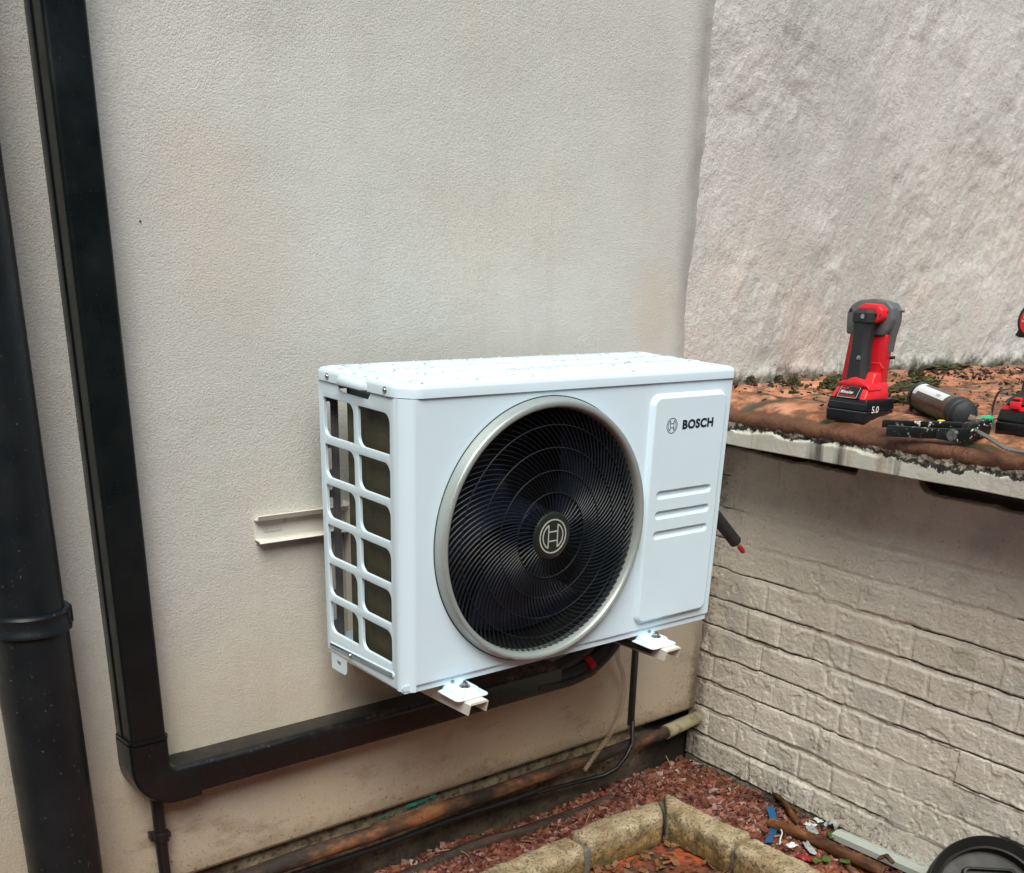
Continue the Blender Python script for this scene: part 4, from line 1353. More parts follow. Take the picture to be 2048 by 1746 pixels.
    def bead(p, nrm, r, fl=.5):
        q = Vector(nrm).to_track_quat('Z', 'Y').to_matrix().to_4x4()
        mt = Matrix.Translation(Vector(p)) @ q @ Matrix.Diagonal((r, r * rg_.uniform(.75, 1.2), r * fl, 1))
        bmesh.ops.create_icosphere(bm, subdivisions=1, radius=1, matrix=mt)
    for i in range(900):
        x, y = rg_.uniform(.0, UW), rg_.uniform(.004, UD - .004)
        if x + y < .04: continue
        on = x > .055 and x < .735 and any(a + .005 < y < b - .005 for a, b in ((.032, .078), (.100, .146), (.168, .214)))
        edge = min(x, UW - x, y, UD - y)
        z = .5352 if on else (.5286 if edge > .03 else .5268 + .0017 * edge / .03)
        r = rg_.choice((.0010, .0014, .0018, .0024, .0032)) * rg_.uniform(.8, 1.2)
        bead((x, y, z), (0, 0, 1), r, .55)
    for i in range(120):
        x, z = rg_.uniform(.04, UW), .46 * rg_.random() ** .35 + .03
        inside = (x - FX) ** 2 + (z - FZ) ** 2 < .2475 ** 2
        if inside or x > .552: 
            if not (.57 < x < .755 and .04 < z < .47) or rg_.random() < .6: continue
            bead((x, -.0101, z), (0, -1, 0), rg_.uniform(.0007, .0013)); continue
        bead((x, -.0001, z), (0, -1, 0), rg_.uniform(.0008, .0016))
    for i in range(150):
        a = rg_.choice((rg_.uniform(3.6, 5.6), rg_.uniform(0, 6.28)))
        bead((FX + .2372 * math.cos(a), -.0212, FZ + .2372 * math.sin(a)), (math.cos(a) * .4, -1, math.sin(a) * .4), rg_.uniform(.0008, .0017))
    me = bpy.data.meshes.new('rain_beads'); bm.to_mesh(me); bm.free()
    me.materials.append(M['water'])
    me.polygons.foreach_set('use_smooth', [True] * len(me.polygons))
    o = bpy.data.objects.new('rain_beads', me); COL.objects.link(o); o.parent = root; o['kind'] = 'stuff'
    return root

def empty_child(name, parent):
    o = bpy.data.objects.new(name, None); COL.objects.link(o); o.parent = parent; o.empty_display_size = .02
    o['_mw'] = list(parent['_mw'])
    return o

def emblem(cx, cz, R, y, w):
    """ring with an armature-like H inside"""
    m = MB()
    y0, y1 = y, y + .0006
    n = 72
    ring = [(cx + (R - w / 2) * math.cos(2 * math.pi * i / n), cz + (R - w / 2) * math.sin(2 * math.pi * i / n)) for i in range(n + 1)]
    m.ribbon(ring, w, y0, y1)
    ri = R * .74
    hx = R * .34
    a0 = math.acos(hx / ri)
    for s in (1, -1):
        arc = [(cx + s * ri * math.cos(a), cz + ri * math.sin(a)) for a in [(-a0 + 2 * a0 * k / 24) for k in range(25)]]
        m.ribbon(arc, w * .95, y0, y1)
        m.ribbon([(cx + s * hx, cz - ri * math.sin(a0)), (cx + s * hx, cz + ri * math.sin(a0))], w * .95, y0 - .00005, y1)
        m.ribbon([(cx - hx, cz + s * R * .27), (cx + hx, cz + s * R * .27)], w * .95, y0 - .0001, y1)
    return m
UNIT = unit()

# ------------------------------------------------------------------ wall bracket carrying the unit
def bracket():
    root = empty('wall_bracket', (.5, 0, .14), label='white steel wall bracket: a rail behind the unit and two arms under it', cat='bracket')
    def C_rail(x0, x1):
        # top-hat channel, open to the front: web on the wall, lips turned out
        pr = [(.118, -.0235), (.1215, -.0190), (.1225, -.0030), (.1570, -.0030), (.1590, -.0190), (.1680, -.0240),
              (.1690, -.0225), (.1606, -.0168), (.1588, -.0010), (.1207, -.0010), (.1195, -.0175), (.1165, -.0220)]
        m = MB(); m.loft([[(x, y, z) for z, y in pr] for x in (x0, x1)])
        return m
    m = C_rail(.5005, 1.36)
    m.build('rail', M['white2'], root, world=True, smooth=25)
    m = MB(); m.prism(rrect(.5180, .1330, .5560, .1445, .0055), -.0040, -.0034, 'XZ')
    m.build('rail_slot', M['render'], root, world=True)
    U = UBASE
    X4 = Matrix.Translation(UBASE) @ UR.to_4x4()
    for x0 in (.0925, .5945):
        x1 = x0 + .0415
        m = MB()
        zt, zb = -.0172, -.0420
        # inverted U channel arm
        t = .0022
        pr = [(x0, zb), (x0, zt - .003), (x0 + .003, zt), (x1 - .003, zt), (x1, zt - .003), (x1, zb), (x1 - t, zb), (x1 - t, zt - .004), (x0 + t, zt - .004), (x0 + t, zb)]
        r0 = [(a, -.069 + (.006 if b < -.03 else 0), b) for a, b in pr]
        r1 = [(a, UD + .035, b - (.012 if b < -.03 else 0)) for a, b in pr]
        m.loft([r0, r1], True, True, True, X4)
        m.build('arm', M['white2'], root, world=True, smooth=25)
        # upright on the wall, from the rail down
        wx0 = UBASE.x + x0 + .001
        m = MB()
        pr = [(wx0, -.002), (wx0, -.030), (wx0 + .002, -.030), (wx0 + .002, -.004), (wx0 + .040, -.004), (wx0 + .040, -.030), (wx0 + .042, -.030), (wx0 + .042, -.002)]
        m.loft([[(a, y, z) for a, y in pr] for z in (-.150, .175)])
        m.build('upright', M['white2'], root, world=True, smooth=25)
        m = MB(); m.lathe([(0, -.040), (.006, -.040), (.0068, -.038), (.0068, -.030), (.011, -.029), (.011, -.026)], (wx0 + .021, 0, .140), 'Y', 6)
        m.build('bolt', M['steel'], root, world=True)
    # black rubber pad showing under the right foot
    m = MB(); m.tube([(.588, -.030, -.0270), (.578, .02, -.0265), (.572, .07, -.027)], .0075, 12, xf=X4)
    m.build('rubber_sleeve', M['cable'], root, world=True)
bracket()

# insulated pipe end sticking out at the right of the unit
def suction():
    root = empty('capped_pipe_end', (1.50, -.18, .15), label='black insulated copper pipe end with a red cap, right of the unit', cat='pipe')
    d = Vector((1.63, -.2, .021)) - Vector((1.30, -.10, .33))
    P = [(1.30, -.12, .30), (1.45, -.175, .185), (1.56, -.195, .088), (1.652, -.20, .006)]
    m = MB(); m.tube(catmull(P, 6), .0150, 22, wob=.02); m.build('insulation', M['foam'], root, world=True)
    m = MB(); m.lathe([(.0075, 0), (.0148, .0005), (.0156, -.001)], (0, 0, 0), 'Z', 20)
    dd = (Vector(P[3]) - Vector(P[2])).normalized()
    q = dd.to_track_quat('Z', 'Y').to_matrix().to_4x4()
    m.bm.transform(Matrix.Translation(Vector(P[3])) @ q); m.build('cut_end', M['cable'], root, world=True)
    e = Vector(P[3])
    m = MB(); m.tube([tuple(e - dd * .02), tuple(e + dd * .030)], .0034, 14); m.build('copper_tube', M['copper'], root, world=True)
    m = MB(); m.tube([tuple(e + dd * .021), tuple(e + dd * .024), tuple(e + dd * .040), tuple(e + dd * .044)], [.0046, .0062, .0062, .0045], 14); m.build('red_cap', M['redtape'], root, world=True)
suction()

# ================================================================== TOOLS ON THE LEDGE
def rotz(e1):
    e1 = Vector((e1[0], e1[1], 0)).normalized(); e2 = Vector((-e1.y, e1.x, 0))
    return Matrix(((e1.x, e2.x, 0), (e1.y, e2.y, 0), (0, 0, 1)))

def battery_pack(root, w, d, h, slope=True):
    """slide-in battery: local x 0..w, y 0..d, z 0..h"""
    m = MB()
    m.hexa([(0, .002, 0.0), (w, .002, 0.0), (w * .99, d, 0), (.004, d, 0), (-.001, -.001, h * .52), (w + .001, -.001, h * .52), (w, d, h * .52), (0, d, h * .52)], .004, 3)
    m.hexa([(0, 0, h * .52), (w, 0, h * .52), (w, d, h * .52), (0, d, h * .52), (.002, .004, h), (w - .002, .004, h), (w - .002, d, h), (.002, d, h)], .003, 3)
    return m.build('battery', M['batt'], root)

def angle_drill():
    root = empty('angle_drill', (1.634, -.424, .3165), rotz((-.053, -.9986)), label='red and grey cordless right-angle drill standing on its black battery', cat='power tool')
    bat = battery_pack(root, .100, .100, .049)
    m = MB(); m.box((.0, -.0022, .0235), (.100, -.0010, .0247)); m.box((.001, -.0020, .040), (.098, -.0010, .0406))
    m.build('seam', M['toolgrey'], bat)
    # '5.0' on the right side of the battery
    t = fit_text('5.0', .020, .044, .022, .036, 0, .0003, .02)
    t.bm.transform(Matrix(((0, 0, 0, 0), (1, 0, 0, 0), (0, 0, 1, 0), (0, 0, 0, 1))) @ Matrix.Identity(4))
    t2 = MB(); 
    for f in t.bm.faces:
        t2._add([(0.1014 + .0003 * 0, v.co.y, v.co.z) for v in f.verts], [tuple(range(len(f.verts)))])
    t.bm.free()
    t2.build('battery_lettering', M['whitepr'], bat, smooth=None)
    # red clip body with slanted label over the battery
    m = MB()
    m.hexa([(.003, .003, .048), (.093, .003, .048), (.093, .085, .048), (.003, .085, .048), (.012, .024, .080), (.086, .024, .080), (.088, .085, .080), (.008, .085, .080)], .003, 2)
    m.prism([(.010, .078), (.030, .0825), (.047, .0900), (.064, .0845), (.088, .0760), (.092, .066), (.084, .072), (.014, .072)], .014, .060, 'XZ', .0015)
    m.build('battery_clip', M['red2'], root)
    m = MB()
    m.hexa([(.0155, .0012, .049), (.0790, .0012, .049), (.0780, .012, .049), (.0170, .012, .049), (.0200, .0172, .0735), (.0750, .0172, .0735), (.0740, .026, .0735), (.0210, .026, .0735)], .0012, 2)
    lb = m.build('label_plate', M['batt'], root)
    # lettering on the slope
    sl = Vector((0, .0160, .0245)).normalized()
    def slope_pt(u, v):  # v along the slope
        p = Vector((0, .0009, .0492)) + sl * v
        return (u, p.y, p.z)
    for (txt, u0, u1, v0, v1, mat, shr) in (('Milwaukee', .026, .058, .010, .0175, 'whitepr', .25), ('M18', .026, .042, .0195, .0240, 'red2', 0), ('REDLITHIUM', .026, .066, .0035, .0065, 'red2', 0)):
        tt = text_mesh(txt, .0, .01, shr)
        co = np.array([v.co[:] for v in tt.vertices]); lo_, hi_ = co.min(0), co.max(0)
        q = MB()
        q._add([slope_pt(u0 + (c[0] - lo_[0]) / (hi_[0] - lo_[0]) * (u1 - u0), v0 + (c[1] - lo_[1]) / (hi_[1] - lo_[1]) * (v1 - v0)) for c in co], [tuple(p.vertices) for p in tt.polygons])
        q.build('label_lettering', M[mat], lb, smooth=None)
        bpy.data.meshes.remove(tt)
    for (u0, u1, v0, v1) in ((.0225, .0232, .001, .0265), (.0705, .0712, .001, .0265), (.0225, .0712, .001, .0016), (.0225, .0712, .026, .0265)):
        q = MB(); q._add([slope_pt(u0, v0), slope_pt(u1, v0), slope_pt(u1, v1), slope_pt(u0, v1)], [(0, 1, 2, 3)]); q.build('label_border', M['whitepr'], lb, smooth=None)
    # grip: tapered, leaning
    m = MB()
    def oct_(x0, x1, y0, y1, z, c=.009):
        return [(x0 + c, y0, z), (x1 - c, y0, z), (x1, y0 + c, z), (x1, y1 - c, z), (x1 - c, y1, z), (x0 + c, y1, z), (x0, y1 - c, z), (x0, y0 + c, z)]
    m.loft([oct_(.012, .063, .030, .066, .080), oct_(.015, .061, .028, .062, .110), oct_(.018, .059, .027, .060, .150), oct_(.018, .062, .026, .060, .180), oct_(.017, .066, .025, .064, .196), oct_(.016, .068, .022, .066, .199), oct_(.016, .068, .020, .066, .216), oct_(.022, .062, .026, .066, .2225)])
    gp = m.build('grip', M['grip'], root, smooth=30)
    for (x, z) in ((.0485, .2095), (.0465, .128)):
        m = MB(); m.lathe([(0, -.0006), (.0032, -.0004), (.0048, 0), (.0052, .002)], (x, .0196 if z > .2 else .0265, z), 'Y', 18); m.build('screw', M['steel'], gp)
    # body behind the grip
    m = MB()
    def taper(m_, poly, d0, d1, uc, ku, zc=.10, kz=1., bev=.004):
        f = [(a, d0, b) for a, b in poly]; k = [(uc + (a - uc) * ku, d1, zc + (b - zc) * kz) for a, b in poly]
        n0 = len(m_.bm.verts)
        m_.loft([f, k])
        m_.bm.verts.ensure_lookup_table()
        vs = set(m_.bm.verts[n0:])
        es = [e for e in m_.bm.edges if e.verts[0] in vs]
        bmesh.ops.bevel(m_.bm, geom=es, offset=bev, segments=3, affect='EDGES', profile=.5, clamp_overlap=True)
    body = [(-.018, .070), (.060, .034), (.076, .024), (.085, .040), (.086, .120), (.086, .176), (-.008, .176), (-.014, .120)]
    taper(m, body, .060, .100, .010, .84)
    bd = m.build('motor_housing', M['red'], root)
    m = MB(); m.prism([(.0425, .120), (.078, .120), (.088, .109), (.084, .106), (.076, .1155), (.0425, .1155)], .0595, .063, 'XZ', .0008); m.build('raised_rib', M['red2'], bd)
    m = MB(); m.hexa([(.050, .034, .078), (.084, .034, .078), (.086, .064, .060), (.050, .064, .060), (.052, .045, .100), (.080, .045, .100), (.084, .064, .100), (.050, .064, .100)], .003, 2)
    m.build('trigger_housing', M['red2'], root)
    fit_text('FUEL', .0215, .0760, .1515, .1580, .0612, .0003, .03).build('lettering', M['whitepr'], bd, smooth=None)
    fit_text('FIXTEC', .0300, .0760, .1420, .1465, .0612, .0003, .01, 0, 1.5).build('small_lettering', M['whitepr'], bd, smooth=None)
    # grey gear head
    m = MB()
    head = [(-.016, .172), (-.020, .214), (-.010, .230), (.006, .239), (.046, .2445), (.080, .240), (.0965, .228), (.0985, .205), (.092, .185), (.084, .172)]
    taper(m, [(a - .004 if a > .05 else a, b) for a, b in head], .056, .082, .030, .97, .20, .98)
    taper(m, [(.060, .238), (.078, .236), (.092, .222), (.094, .200), (.086, .170), (.083, .140), (.060, .140)], .072, .104, .03, .86)
    hd = m.build('gear_head', M['toolgrey'], root, smooth=30)
    for (x, z) in ((.080, .2190), (-.010, .2190)):
        m = MB(); m.lathe([(0, .0548), (.0036, .0550), (.0044, .0570)], (x, 0, z), 'Y', 18); m.build('screw_hole', M['cavity'], hd)
    m = MB(); m.tube([(.082, .095, .222), (.094, .095, .221)], .0026, 10); m.build('pin', M['steel'], hd)
    m = MB(); m.tube([(.070, .095, .128), (.086, .095, .130)], .0034, 10); m.build('knob', M['grip'], hd)
    # red handle bridge at the top
    m = MB(); m.prism([(.020, .2215), (.022, .2270), (.036, .2345), (.070, .2330), (.082, .2240), (.083, .209), (.078, .2020), (.066, .1960), (.060, .2050), (.060, .2200)], .036, .066, 'XZ', .003, 2)
    hb = m.build('handle_bridge', M['red2'], root)
    m = MB(); m.box((.0655, .0352, .209), (.0715, .0368, .215)); m.prism([(.0780, .2095), (.0800, .2095), (.0810, .2155), (.0795, .2155)], .0352, .0368, 'XZ'); m.build('notch', M['cavity'], hb)
angle_drill()

def second_drill():
    root = empty('impact_driver', (1.6593, -.7939, .3285), rotz((-.053, -.9986)), label='black and red cordless driver standing on its battery at the right edge', cat='power tool')
    bat = battery_pack(root, .118, .080, .047)
    m = MB(); m.hexa([(.001, .003, .046), (.117, .003, .046), (.117, .078, .046), (.001, .078, .046), (.012, .014, .0605), (.106, .014, .0605), (.106, .072, .0605), (.012, .072, .0605)], .003, 2)
    cl = m.build('battery_clip', M['red'], root)
    m = MB(); m.box((.0225, -.001, .0495), (.0425, .016, .0625), .002); m.box((.0245, .004, .0615), (.0405, .014, .0700), .002)
    m.build('release_button', M['red2'], cl)
    m = MB(); m.box((.0255, .0030, .0635), (.0395, .0045, .0670)); m.build('button_recess', M['cavity'], cl)
    m = MB()
    def oct_(x0, x1, y0, y1, z, c=.008):
        return [(x0 + c, y0, z), (x1 - c, y0, z), (x1, y0 + c, z), (x1, y1 - c, z), (x1 - c, y1, z), (x0 + c, y1, z), (x0, y1 - c, z), (x0, y0 + c, z)]
    m.loft([oct_(.003, .115, .006, .078, .0585), oct_(.006, .110, .010, .076, .064), oct_(.016, .095, .018, .072, .074), oct_(.0235, .072, .022, .066, .082), oct_(.0255, .068, .022, .062, .125), oct_(.0265, .072, .020, .064, .165), oct_(.022, .088, .014, .070, .186)])
    m.build('grip', M['grip'], root, smooth=35)
    # motor housing, axis across the picture; round red end badge faces the camera side
    m = MB(); m.lathe([(0, .0), (.030, .001), (.034, .004), (.0355, .012), (.0355, .060), (.031, .085), (.020, .118), (.012, .140), (0, .140)], (.0400, 0, .2065), 'Y', 40)
    hs = m.build('motor_housing', M['batt'], root, smooth=40)
    m = MB(); m.prism([(.008, .186), (.003, .180), (.012, .176), (.075, .176), (.080, .190), (.060, .215), (.012, .215)], .004, .060, 'XZ', .003, 2); m.build('housing_foot', M['batt'], root)
    m = MB(); m.box((.012, .006, .2255), (.022, .050, .2355), .003); m.build('hook_lug', M['batt'], hs)
    m = MB(); m.lathe([(0, -.0022), (.0255, -.0020), (.0275, .0010)], (.0400, 0, .2065), 'Y', 40); bd = m.build('badge', M['red2'], hs)
    fit_text('FUEL', .0205, .0600, .2100, .2180, -.0026, .0003, .03).build('badge_lettering', M['whitepr'], bd, smooth=None)
    fit_text('REDLITHIUM', .0185, .0615, .2030, .2065, -.0026, .0003, .01).build('badge_small_lettering', M['whitepr'], bd, smooth=None)
    # metal belt hook at the left
    m = MB()
    P = catmull([(-.004, .020, .030), (-.020, .020, .024), (-.024, .022, .040), (-.022, .024, .066), (-.014, .024, .078), (.004, .024, .083)], 5)
    m.tube(P, .0034, 10, flat=.5); m.tube([(-.014, .024, .074), (-.004, .026, .074)], .002, 8)
    m.build('belt_hook', M['steel'], root)
second_drill()

def caulking_gun():
    root = empty('sealant_gun', (1.60, -.76, .32), label='black caulking gun lying on the ledge edge, handles splashed with white sealant', cat='caulking gun')
    def bar(p, q, h0, h1, z0, z1, t):
        p, q = Vector(p), Vector(q)
        d = (q - p).normalized(); n = Vector((-d.y, d.x)) * t / 2
        return [(p.x + n.x, p.y + n.y, z0), (q.x + n.x, q.y + n.y, z1), (q.x - n.x, q.y - n.y, z1), (p.x - n.x, p.y - n.y, z0),
                (p.x + n.x, p.y + n.y, z0 + h0), (q.x + n.x, q.y + n.y, z1 + h1), (q.x - n.x, q.y - n.y, z1 + h1), (p.x - n.x, p.y - n.y, z0 + h0)]
    m = MB(); m.hexa(bar((1.573, -.616), (1.592, -.712), .0215, .0195, .3085, .314, .014), .002, 2); m.hexa(bar((1.592, -.712), (1.600, -.775), .0195, .028, .314, .312, .010), .002, 2)
    m.build('trigger', M['splat'], root, world=True)
    m = MB(); m.hexa(bar((1.592, -.592), (1.640, -.738), .0145, .0120, .322, .334, .015), .002, 2)
    m.build('handle', M['splat'], root, world=True)
    m = MB(); m.lathe([(0, -.005), (.010, -.005), (.011, -.003), (.011, .012), (0, .012)], (1.590, -.748, .325), 'X', 18); m.build('pivot', M['steel'], root, world=True)
    m = MB(); m.hexa(bar((1.600, -.765), (1.648, -.785), .030, .030, .318, .328, .026), .004, 2)
    m.build('frame_block', M['splat'], root, world=True)
    P = catmull([(1.640, -.760, .348), (1.612, -.780, .338), (1.580, -.825, .331), (1.553, -.868, .323), (1.545, -.893, .319), (1.544, -.918, .318), (1.550, -.99, .322), (1.556, -1.05, .325)], 6)
    m = MB(); m.tube(P, .0040, 12); m.build('rod', M['steel'], root, world=True)
    m = MB(); m.box((1.628, -.702, .338), (1.640, -.688, .345), .003); m.build('wedge', M['yellow'], root, world=True)
    # cartridge lies in the frame
    root = empty('sealant_cartridge', (1.70, -.65, .366), label='brown-grey sealant cartridge with a white label and green nozzle cap', cat='cartridge')
    A_, B_ = Vector((1.7930, -.5500, .3680)), Vector((1.6534, -.7379, .3560))
    d = (B_ - A_).normalized()
    m = MB(); m.tube([tuple(A_), tuple(A_ + d * .188)], .0275, 40); tb = m.build('tube', M['cart'], root, world=True)
    m = MB(); m.tube([tuple(A_ - d * .006), tuple(A_ - d * .004), tuple(A_ + d * .008), tuple(A_ + d * .010)], [.028, .0300, .0300, .0282], 40)
    m.build('end_rim', M['batt'], root, world=True)
    m = MB(); m.tube([tuple(A_ + d * t) for t in (.186, .188, .198, .200, .208, .210, .223, .230)], [.0282, .0298, .0298, .0282, .0282, .0258, .0252, .014], 32)
    m.build('end_cap', M['grip'], root, world=True)
    # paper label wrapped on the upper side, green print on the lower side
    u = d.cross(Vector((0, 0, 1))).normalized(); w = u.cross(d).normalized()
    def wrap(t0, t1, a0, a1, mat, name, r=.02785):
        q = MB(); rows = []
        for i in range(2):
            t = t0 if i == 0 else t1
            rows.append([tuple(A_ + d * t + u * math.cos(a) * r + w * math.sin(a) * r) for a in [a0 + (a1 - a0) * k / 14 for k in range(15)]])
        q.loft(rows, False, False, False); return q.build(name, mat, tb, world=True)
    wrap(.012, .160, rad(36), rad(74), M['label'], 'label')
    wrap(.012, .030, rad(20), rad(95), M['label'], 'label_tab', .02795)
    wrap(.010, .15, rad(-75), rad(-18) - .0, M['cartg'], 'label_side')
    wrap(.010, .14, rad(180), rad(222) - .0, M['cartg'], 'label_side')
    # tiny print marks on the label (illegible barcode-like strokes)
    q = MB()
    for i in range(9):
        t = .115 + i * .0022
        a0, a1 = rad(44), rad(56)
        r = .0280
        pts = [A_ + d * (t + dt) + u * math.cos(a) * r + w * math.sin(a) * r for dt, a in ((0, a0), (.0010, a0), (.0010, a1), (0, a1))]
        q._add([tuple(p) for p in pts], [(0, 1, 2, 3)])
    q.build('barcode', M['cavity'], tb, world=True, smooth=None)
    m = MB(); m.tube([(1.652, -.742, .355), (1.660, -.755, .351), (1.672, -.768, .347)], [.006, .005, .005], 12); m.build('nozzle', M['hose'], root, world=True)
    m = MB(); m.tube([(1.664, -.755, .3500), (1.668, -.760, .3500), (1.674, -.774, .3500), (1.6755, -.780, .3490)], [.004, .0085, .0105, .006], 18); m.build('nozzle_cap', M['green'], root, world=True)
caulking_gun()

# ================================================================== AT GROUND LEVEL
def edging_stone(p0, p1, width, zt, zb, seed, label, m0=0., m1=0.):
    """irregular rounded block from p0 to p1 (back edge), extending to the right-hand side by width"""
    p0, p1 = Vector(p0), Vector(p1)
    L = (p1 - p0).length; d = (p1 - p0) / L; n = Vector((d.y, -d.x))
    bm = bmesh.new()
    bmesh.ops.create_grid(bm, x_segments=1, y_segments=1, size=1)
    bm.free()
    nx, ny, nz = int(L / .004), int(width / .004), int((zt - zb) / .004)
    ux = np.linspace(0, 1, nx + 1)
    # closed loft of rounded-rectangle rings with inset ends
    ring = rrect(0, zb, width, zt, [.004, .004, .020, .018], 8)
    rr = []
    for a, b in zip(ring, ring[1:] + ring[:1]):
        k = max(1, int(math.hypot(b[0] - a[0], b[1] - a[1]) / .005))
        rr += [(a[0] + (b[0] - a[0]) * i / k, a[1] + (b[1] - a[1]) * i / k) for i in range(k)]
    rings = []
    cy, cz = width / 2, (zt + zb) / 2
    xs = [0, .002, .006, .012] + list(np.linspace(.018, L - .018, nx)) + [L - .012, L - .006, L - .002, L]
    for x in xs:
        e = min(x, L - x)
        ins = .012 * max(0, 1 - math.sqrt(max(0, 1 - (1 - min(e, .014) / .014) ** 2)))
        row = []
        for a, b in rr:
            sc_a = 1 - ins * 2 / width * 1.2; sc_b = 1 - ins * 2 / (zt - zb) * .9
            aa, bb = cy + (a - cy) * sc_a, cz + (b - cz) * sc_b
            ny_, nz_ = aa - cy, bb - cz
            l = math.hypot(ny_, nz_) + 1e-9
            h = float(fbm(np.array(x * 1.0 + seed), np.array(math.atan2(nz_, ny_) * .06), 28, 4, seed, .6)) * .010 + float(fbm(np.array(x + seed * 3), np.array(aa + bb), 7, 2, seed + 4)) * .012
            aa += ny_ / l * h; bb += nz_ / l * h
            fx_ = x / L; P = p0 + d * (x + (m0 * (1 - fx_) + m1 * fx_) * aa / width) + n * aa
            row.append((P.x, P.y, bb))
        rings.append(row)
    m = MB(); m.loft(rings)
    m.build('edging_stone', M['edging'], None, smooth=60, label=label, cat='edging stone', group='yellow stone blocks edging the gravel bed')
edging_stone((.895, -.148), (1.178, -.150), .076, -.652, -.733, 1, 'leftmost yellow edging block of the row parallel to the rendered wall')
edging_stone((1.205, -.134), (1.498, -.150), .078, -.648, -.733, 2, 'second edging block of the row parallel to the rendered wall, ending at the corner', m1=-.05)
edging_stone((1.545, -.128), (1.536, -.428), .078, -.648, -.733, 3, 'mossy edging block leading from the corner towards the viewer', m0=.085)
edging_stone((1.532, -.440), (1.522, -.700), .080, -.648, -.733, 4, 'nearest edging block, beside the brown log')
for (x, y, sx, sy, a, lb) in ((1.191, -.187, .022, .060, 0, 'grey mortar between the two stones of the row parallel to the rendered wall'),
                           (1.497, -.185, .022, .10, -.6, 'grey mortar in the corner joint of the stone edging'),
                           (1.495, -.436, .070, .018, 0, 'grey mortar between the mossy stone and the nearest stone')):
    m = MB(); m.box((-sx / 2, -sy / 2, -.735), (sx / 2, sy / 2, -.668), .004, xf=Matrix.Translation((x, y, 0)) @ Matrix.Rotation(a, 4, 'Z'))
    m.build('mortar_joint', M['mortar'], None, label=lb, cat='mortar', group='mortar joints of the stone edging')

def branch(name, P, R, mat, label, cat, n=14, wob=.18):
    m = MB(); Q = catmull(P, 6)
    rs = np.interp(np.linspace(0, 1, len(Q)), np.linspace(0, 1, len(R)), R)
    m.tube(Q, list(rs), n, wob=wob)
    return m.build(name, mat, None, label=label, cat=cat, smooth=60)
branch('log', [(1.642, -.402, -.664), (1.638, -.45, -.660), (1.640, -.53, -.656), (1.636, -.62, -.655), (1.640, -.70, -.657), (1.645, -.725, -.660)], [.0120, .0150, .0145, .0148, .0140, .0125], M['bark'], 'stout brown log lying beside the nearest edging stone', 'log', 18, .10)
branch('stick', [(1.790, -.282, -.655), (1.760, -.330, -.652), (1.728, -.385, -.650), (1.702, -.425, -.655), (1.690, -.452, -.662)], [.0085, .0065, .0070, .0085, .0060], M['bark'], 'short crooked stick leaning at the foot of the brick wall', 'stick', 12, .25)
branch('stick', [(1.722, -.392, -.650), (1.716, -.42, -.644), (1.700, -.440, -.640)], [.006, .0055, .004], M['bark'], 'stubby broken twig crossing the crooked stick', 'stick', 10, .3)
branch('stick', [(1.615, -.700, -.690), (1.612, -.66, -.674), (1.618, -.645, -.668)], [.010, .009, .006], M['bark'], 'orange-brown stick end under the near end of the log', 'stick', 10, .3)
branch('stick', [(1.652, -.700, -.642), (1.664, -.712, -.632), (1.662, -.735, -.640)], [.003, .006, .004], M['bark'], 'splintered stub at the near end of the log', 'stick', 10, .5)
for i, (P, lb) in enumerate((([(1.283, -.108, -.676), (1.320, -.085, -.665), (1.359, -.062, -.672)], 'long thin twig on the gravel behind the second edging block'),
            ([(.89, .000, -.668), (.93, -.02, -.662), (.955, -.05, -.668), (.945, -.09, -.676)], 'thin curved twig on the gravel behind the leftmost edging block'),
            ([(1.700, .010, -.640), (1.705, -.010, -.668)], 'short upright twig in the gravel at the inner corner'),
            ([(1.10, -.075, -.672), (1.115, -.10, -.668)], 'tiny pale twig on the gravel above the leftmost stone'))):
    branch('twig', P, [.0013, .0016, .001], M['wood'], lb, 'twig', 8, .2)

# blue strip and scraps
m = MB()
Q = [Vector((1.700, -.352, -.655)), Vector((1.672, -.385, -.662)), Vector((1.625, -.425, -.668)), Vector((1.575, -.452, -.664)), Vector((1.548, -.468, -.660))]
Q = catmull(Q, 4)
L_ = []; R_ = []
for i, p in enumerate(Q):
    d = (Q[min(i + 1, len(Q) - 1)] - Q[max(i - 1, 0)]).normalized(); n = Vector((-d.y, d.x, .25)).normalized() * .009
    L_.append(p + n); R_.append(p - n)
m.loft([[tuple(a), tuple(b), tuple(b - Vector((0, 0, .0015))), tuple(a - Vector((0, 0, .0015)))] for a, b in zip(L_, R_)])
m.build('plastic_strip', M['blue'], None, label='blue plastic strip poking out under the far end of the log', cat='plastic strip')

def scrap(x, y, z, sx, sy, seed, mat, name, label, cat, fold=.5, group=None):
    rg = np.random.default_rng(seed)
    n = 12
    a, b = np.meshgrid(np.linspace(-1, 1, n), np.linspace(-1, 1, n), indexing='ij')
    rr = 1 + .35 * fbm(a + seed, b, 1.4, 3, seed)
    X = x + a * sx / 2 * rr; Y = y + b * sy / 2 * rr
    Z = z + fbm(a + seed * 2.3, b, 1.6, 4, seed, .7) * min(sx, sy) * fold
    P = np.stack([X, Y, Z], -1)
    th = rg.uniform(0, 3.14); c, s_ = math.cos(th), math.sin(th)
    P[..., 0], P[..., 1] = x + (P[..., 0] - x) * c - (P[..., 1] - y) * s_, y + (P[..., 0] - x) * s_ + (P[..., 1] - y) * c
    o = sheet(name, P, mat, None, label=label, cat=cat, group=group)
    md = o.modifiers.new('thick', 'SOLIDIFY'); md.thickness = .0012
    return o
scrap(1.762, -.515, -.650, .040, .060, 1, M['film'], 'plastic_scrap', 'crumpled silvery plastic scrap at the end of the grey gutter piece', 'plastic scrap', 1.5)
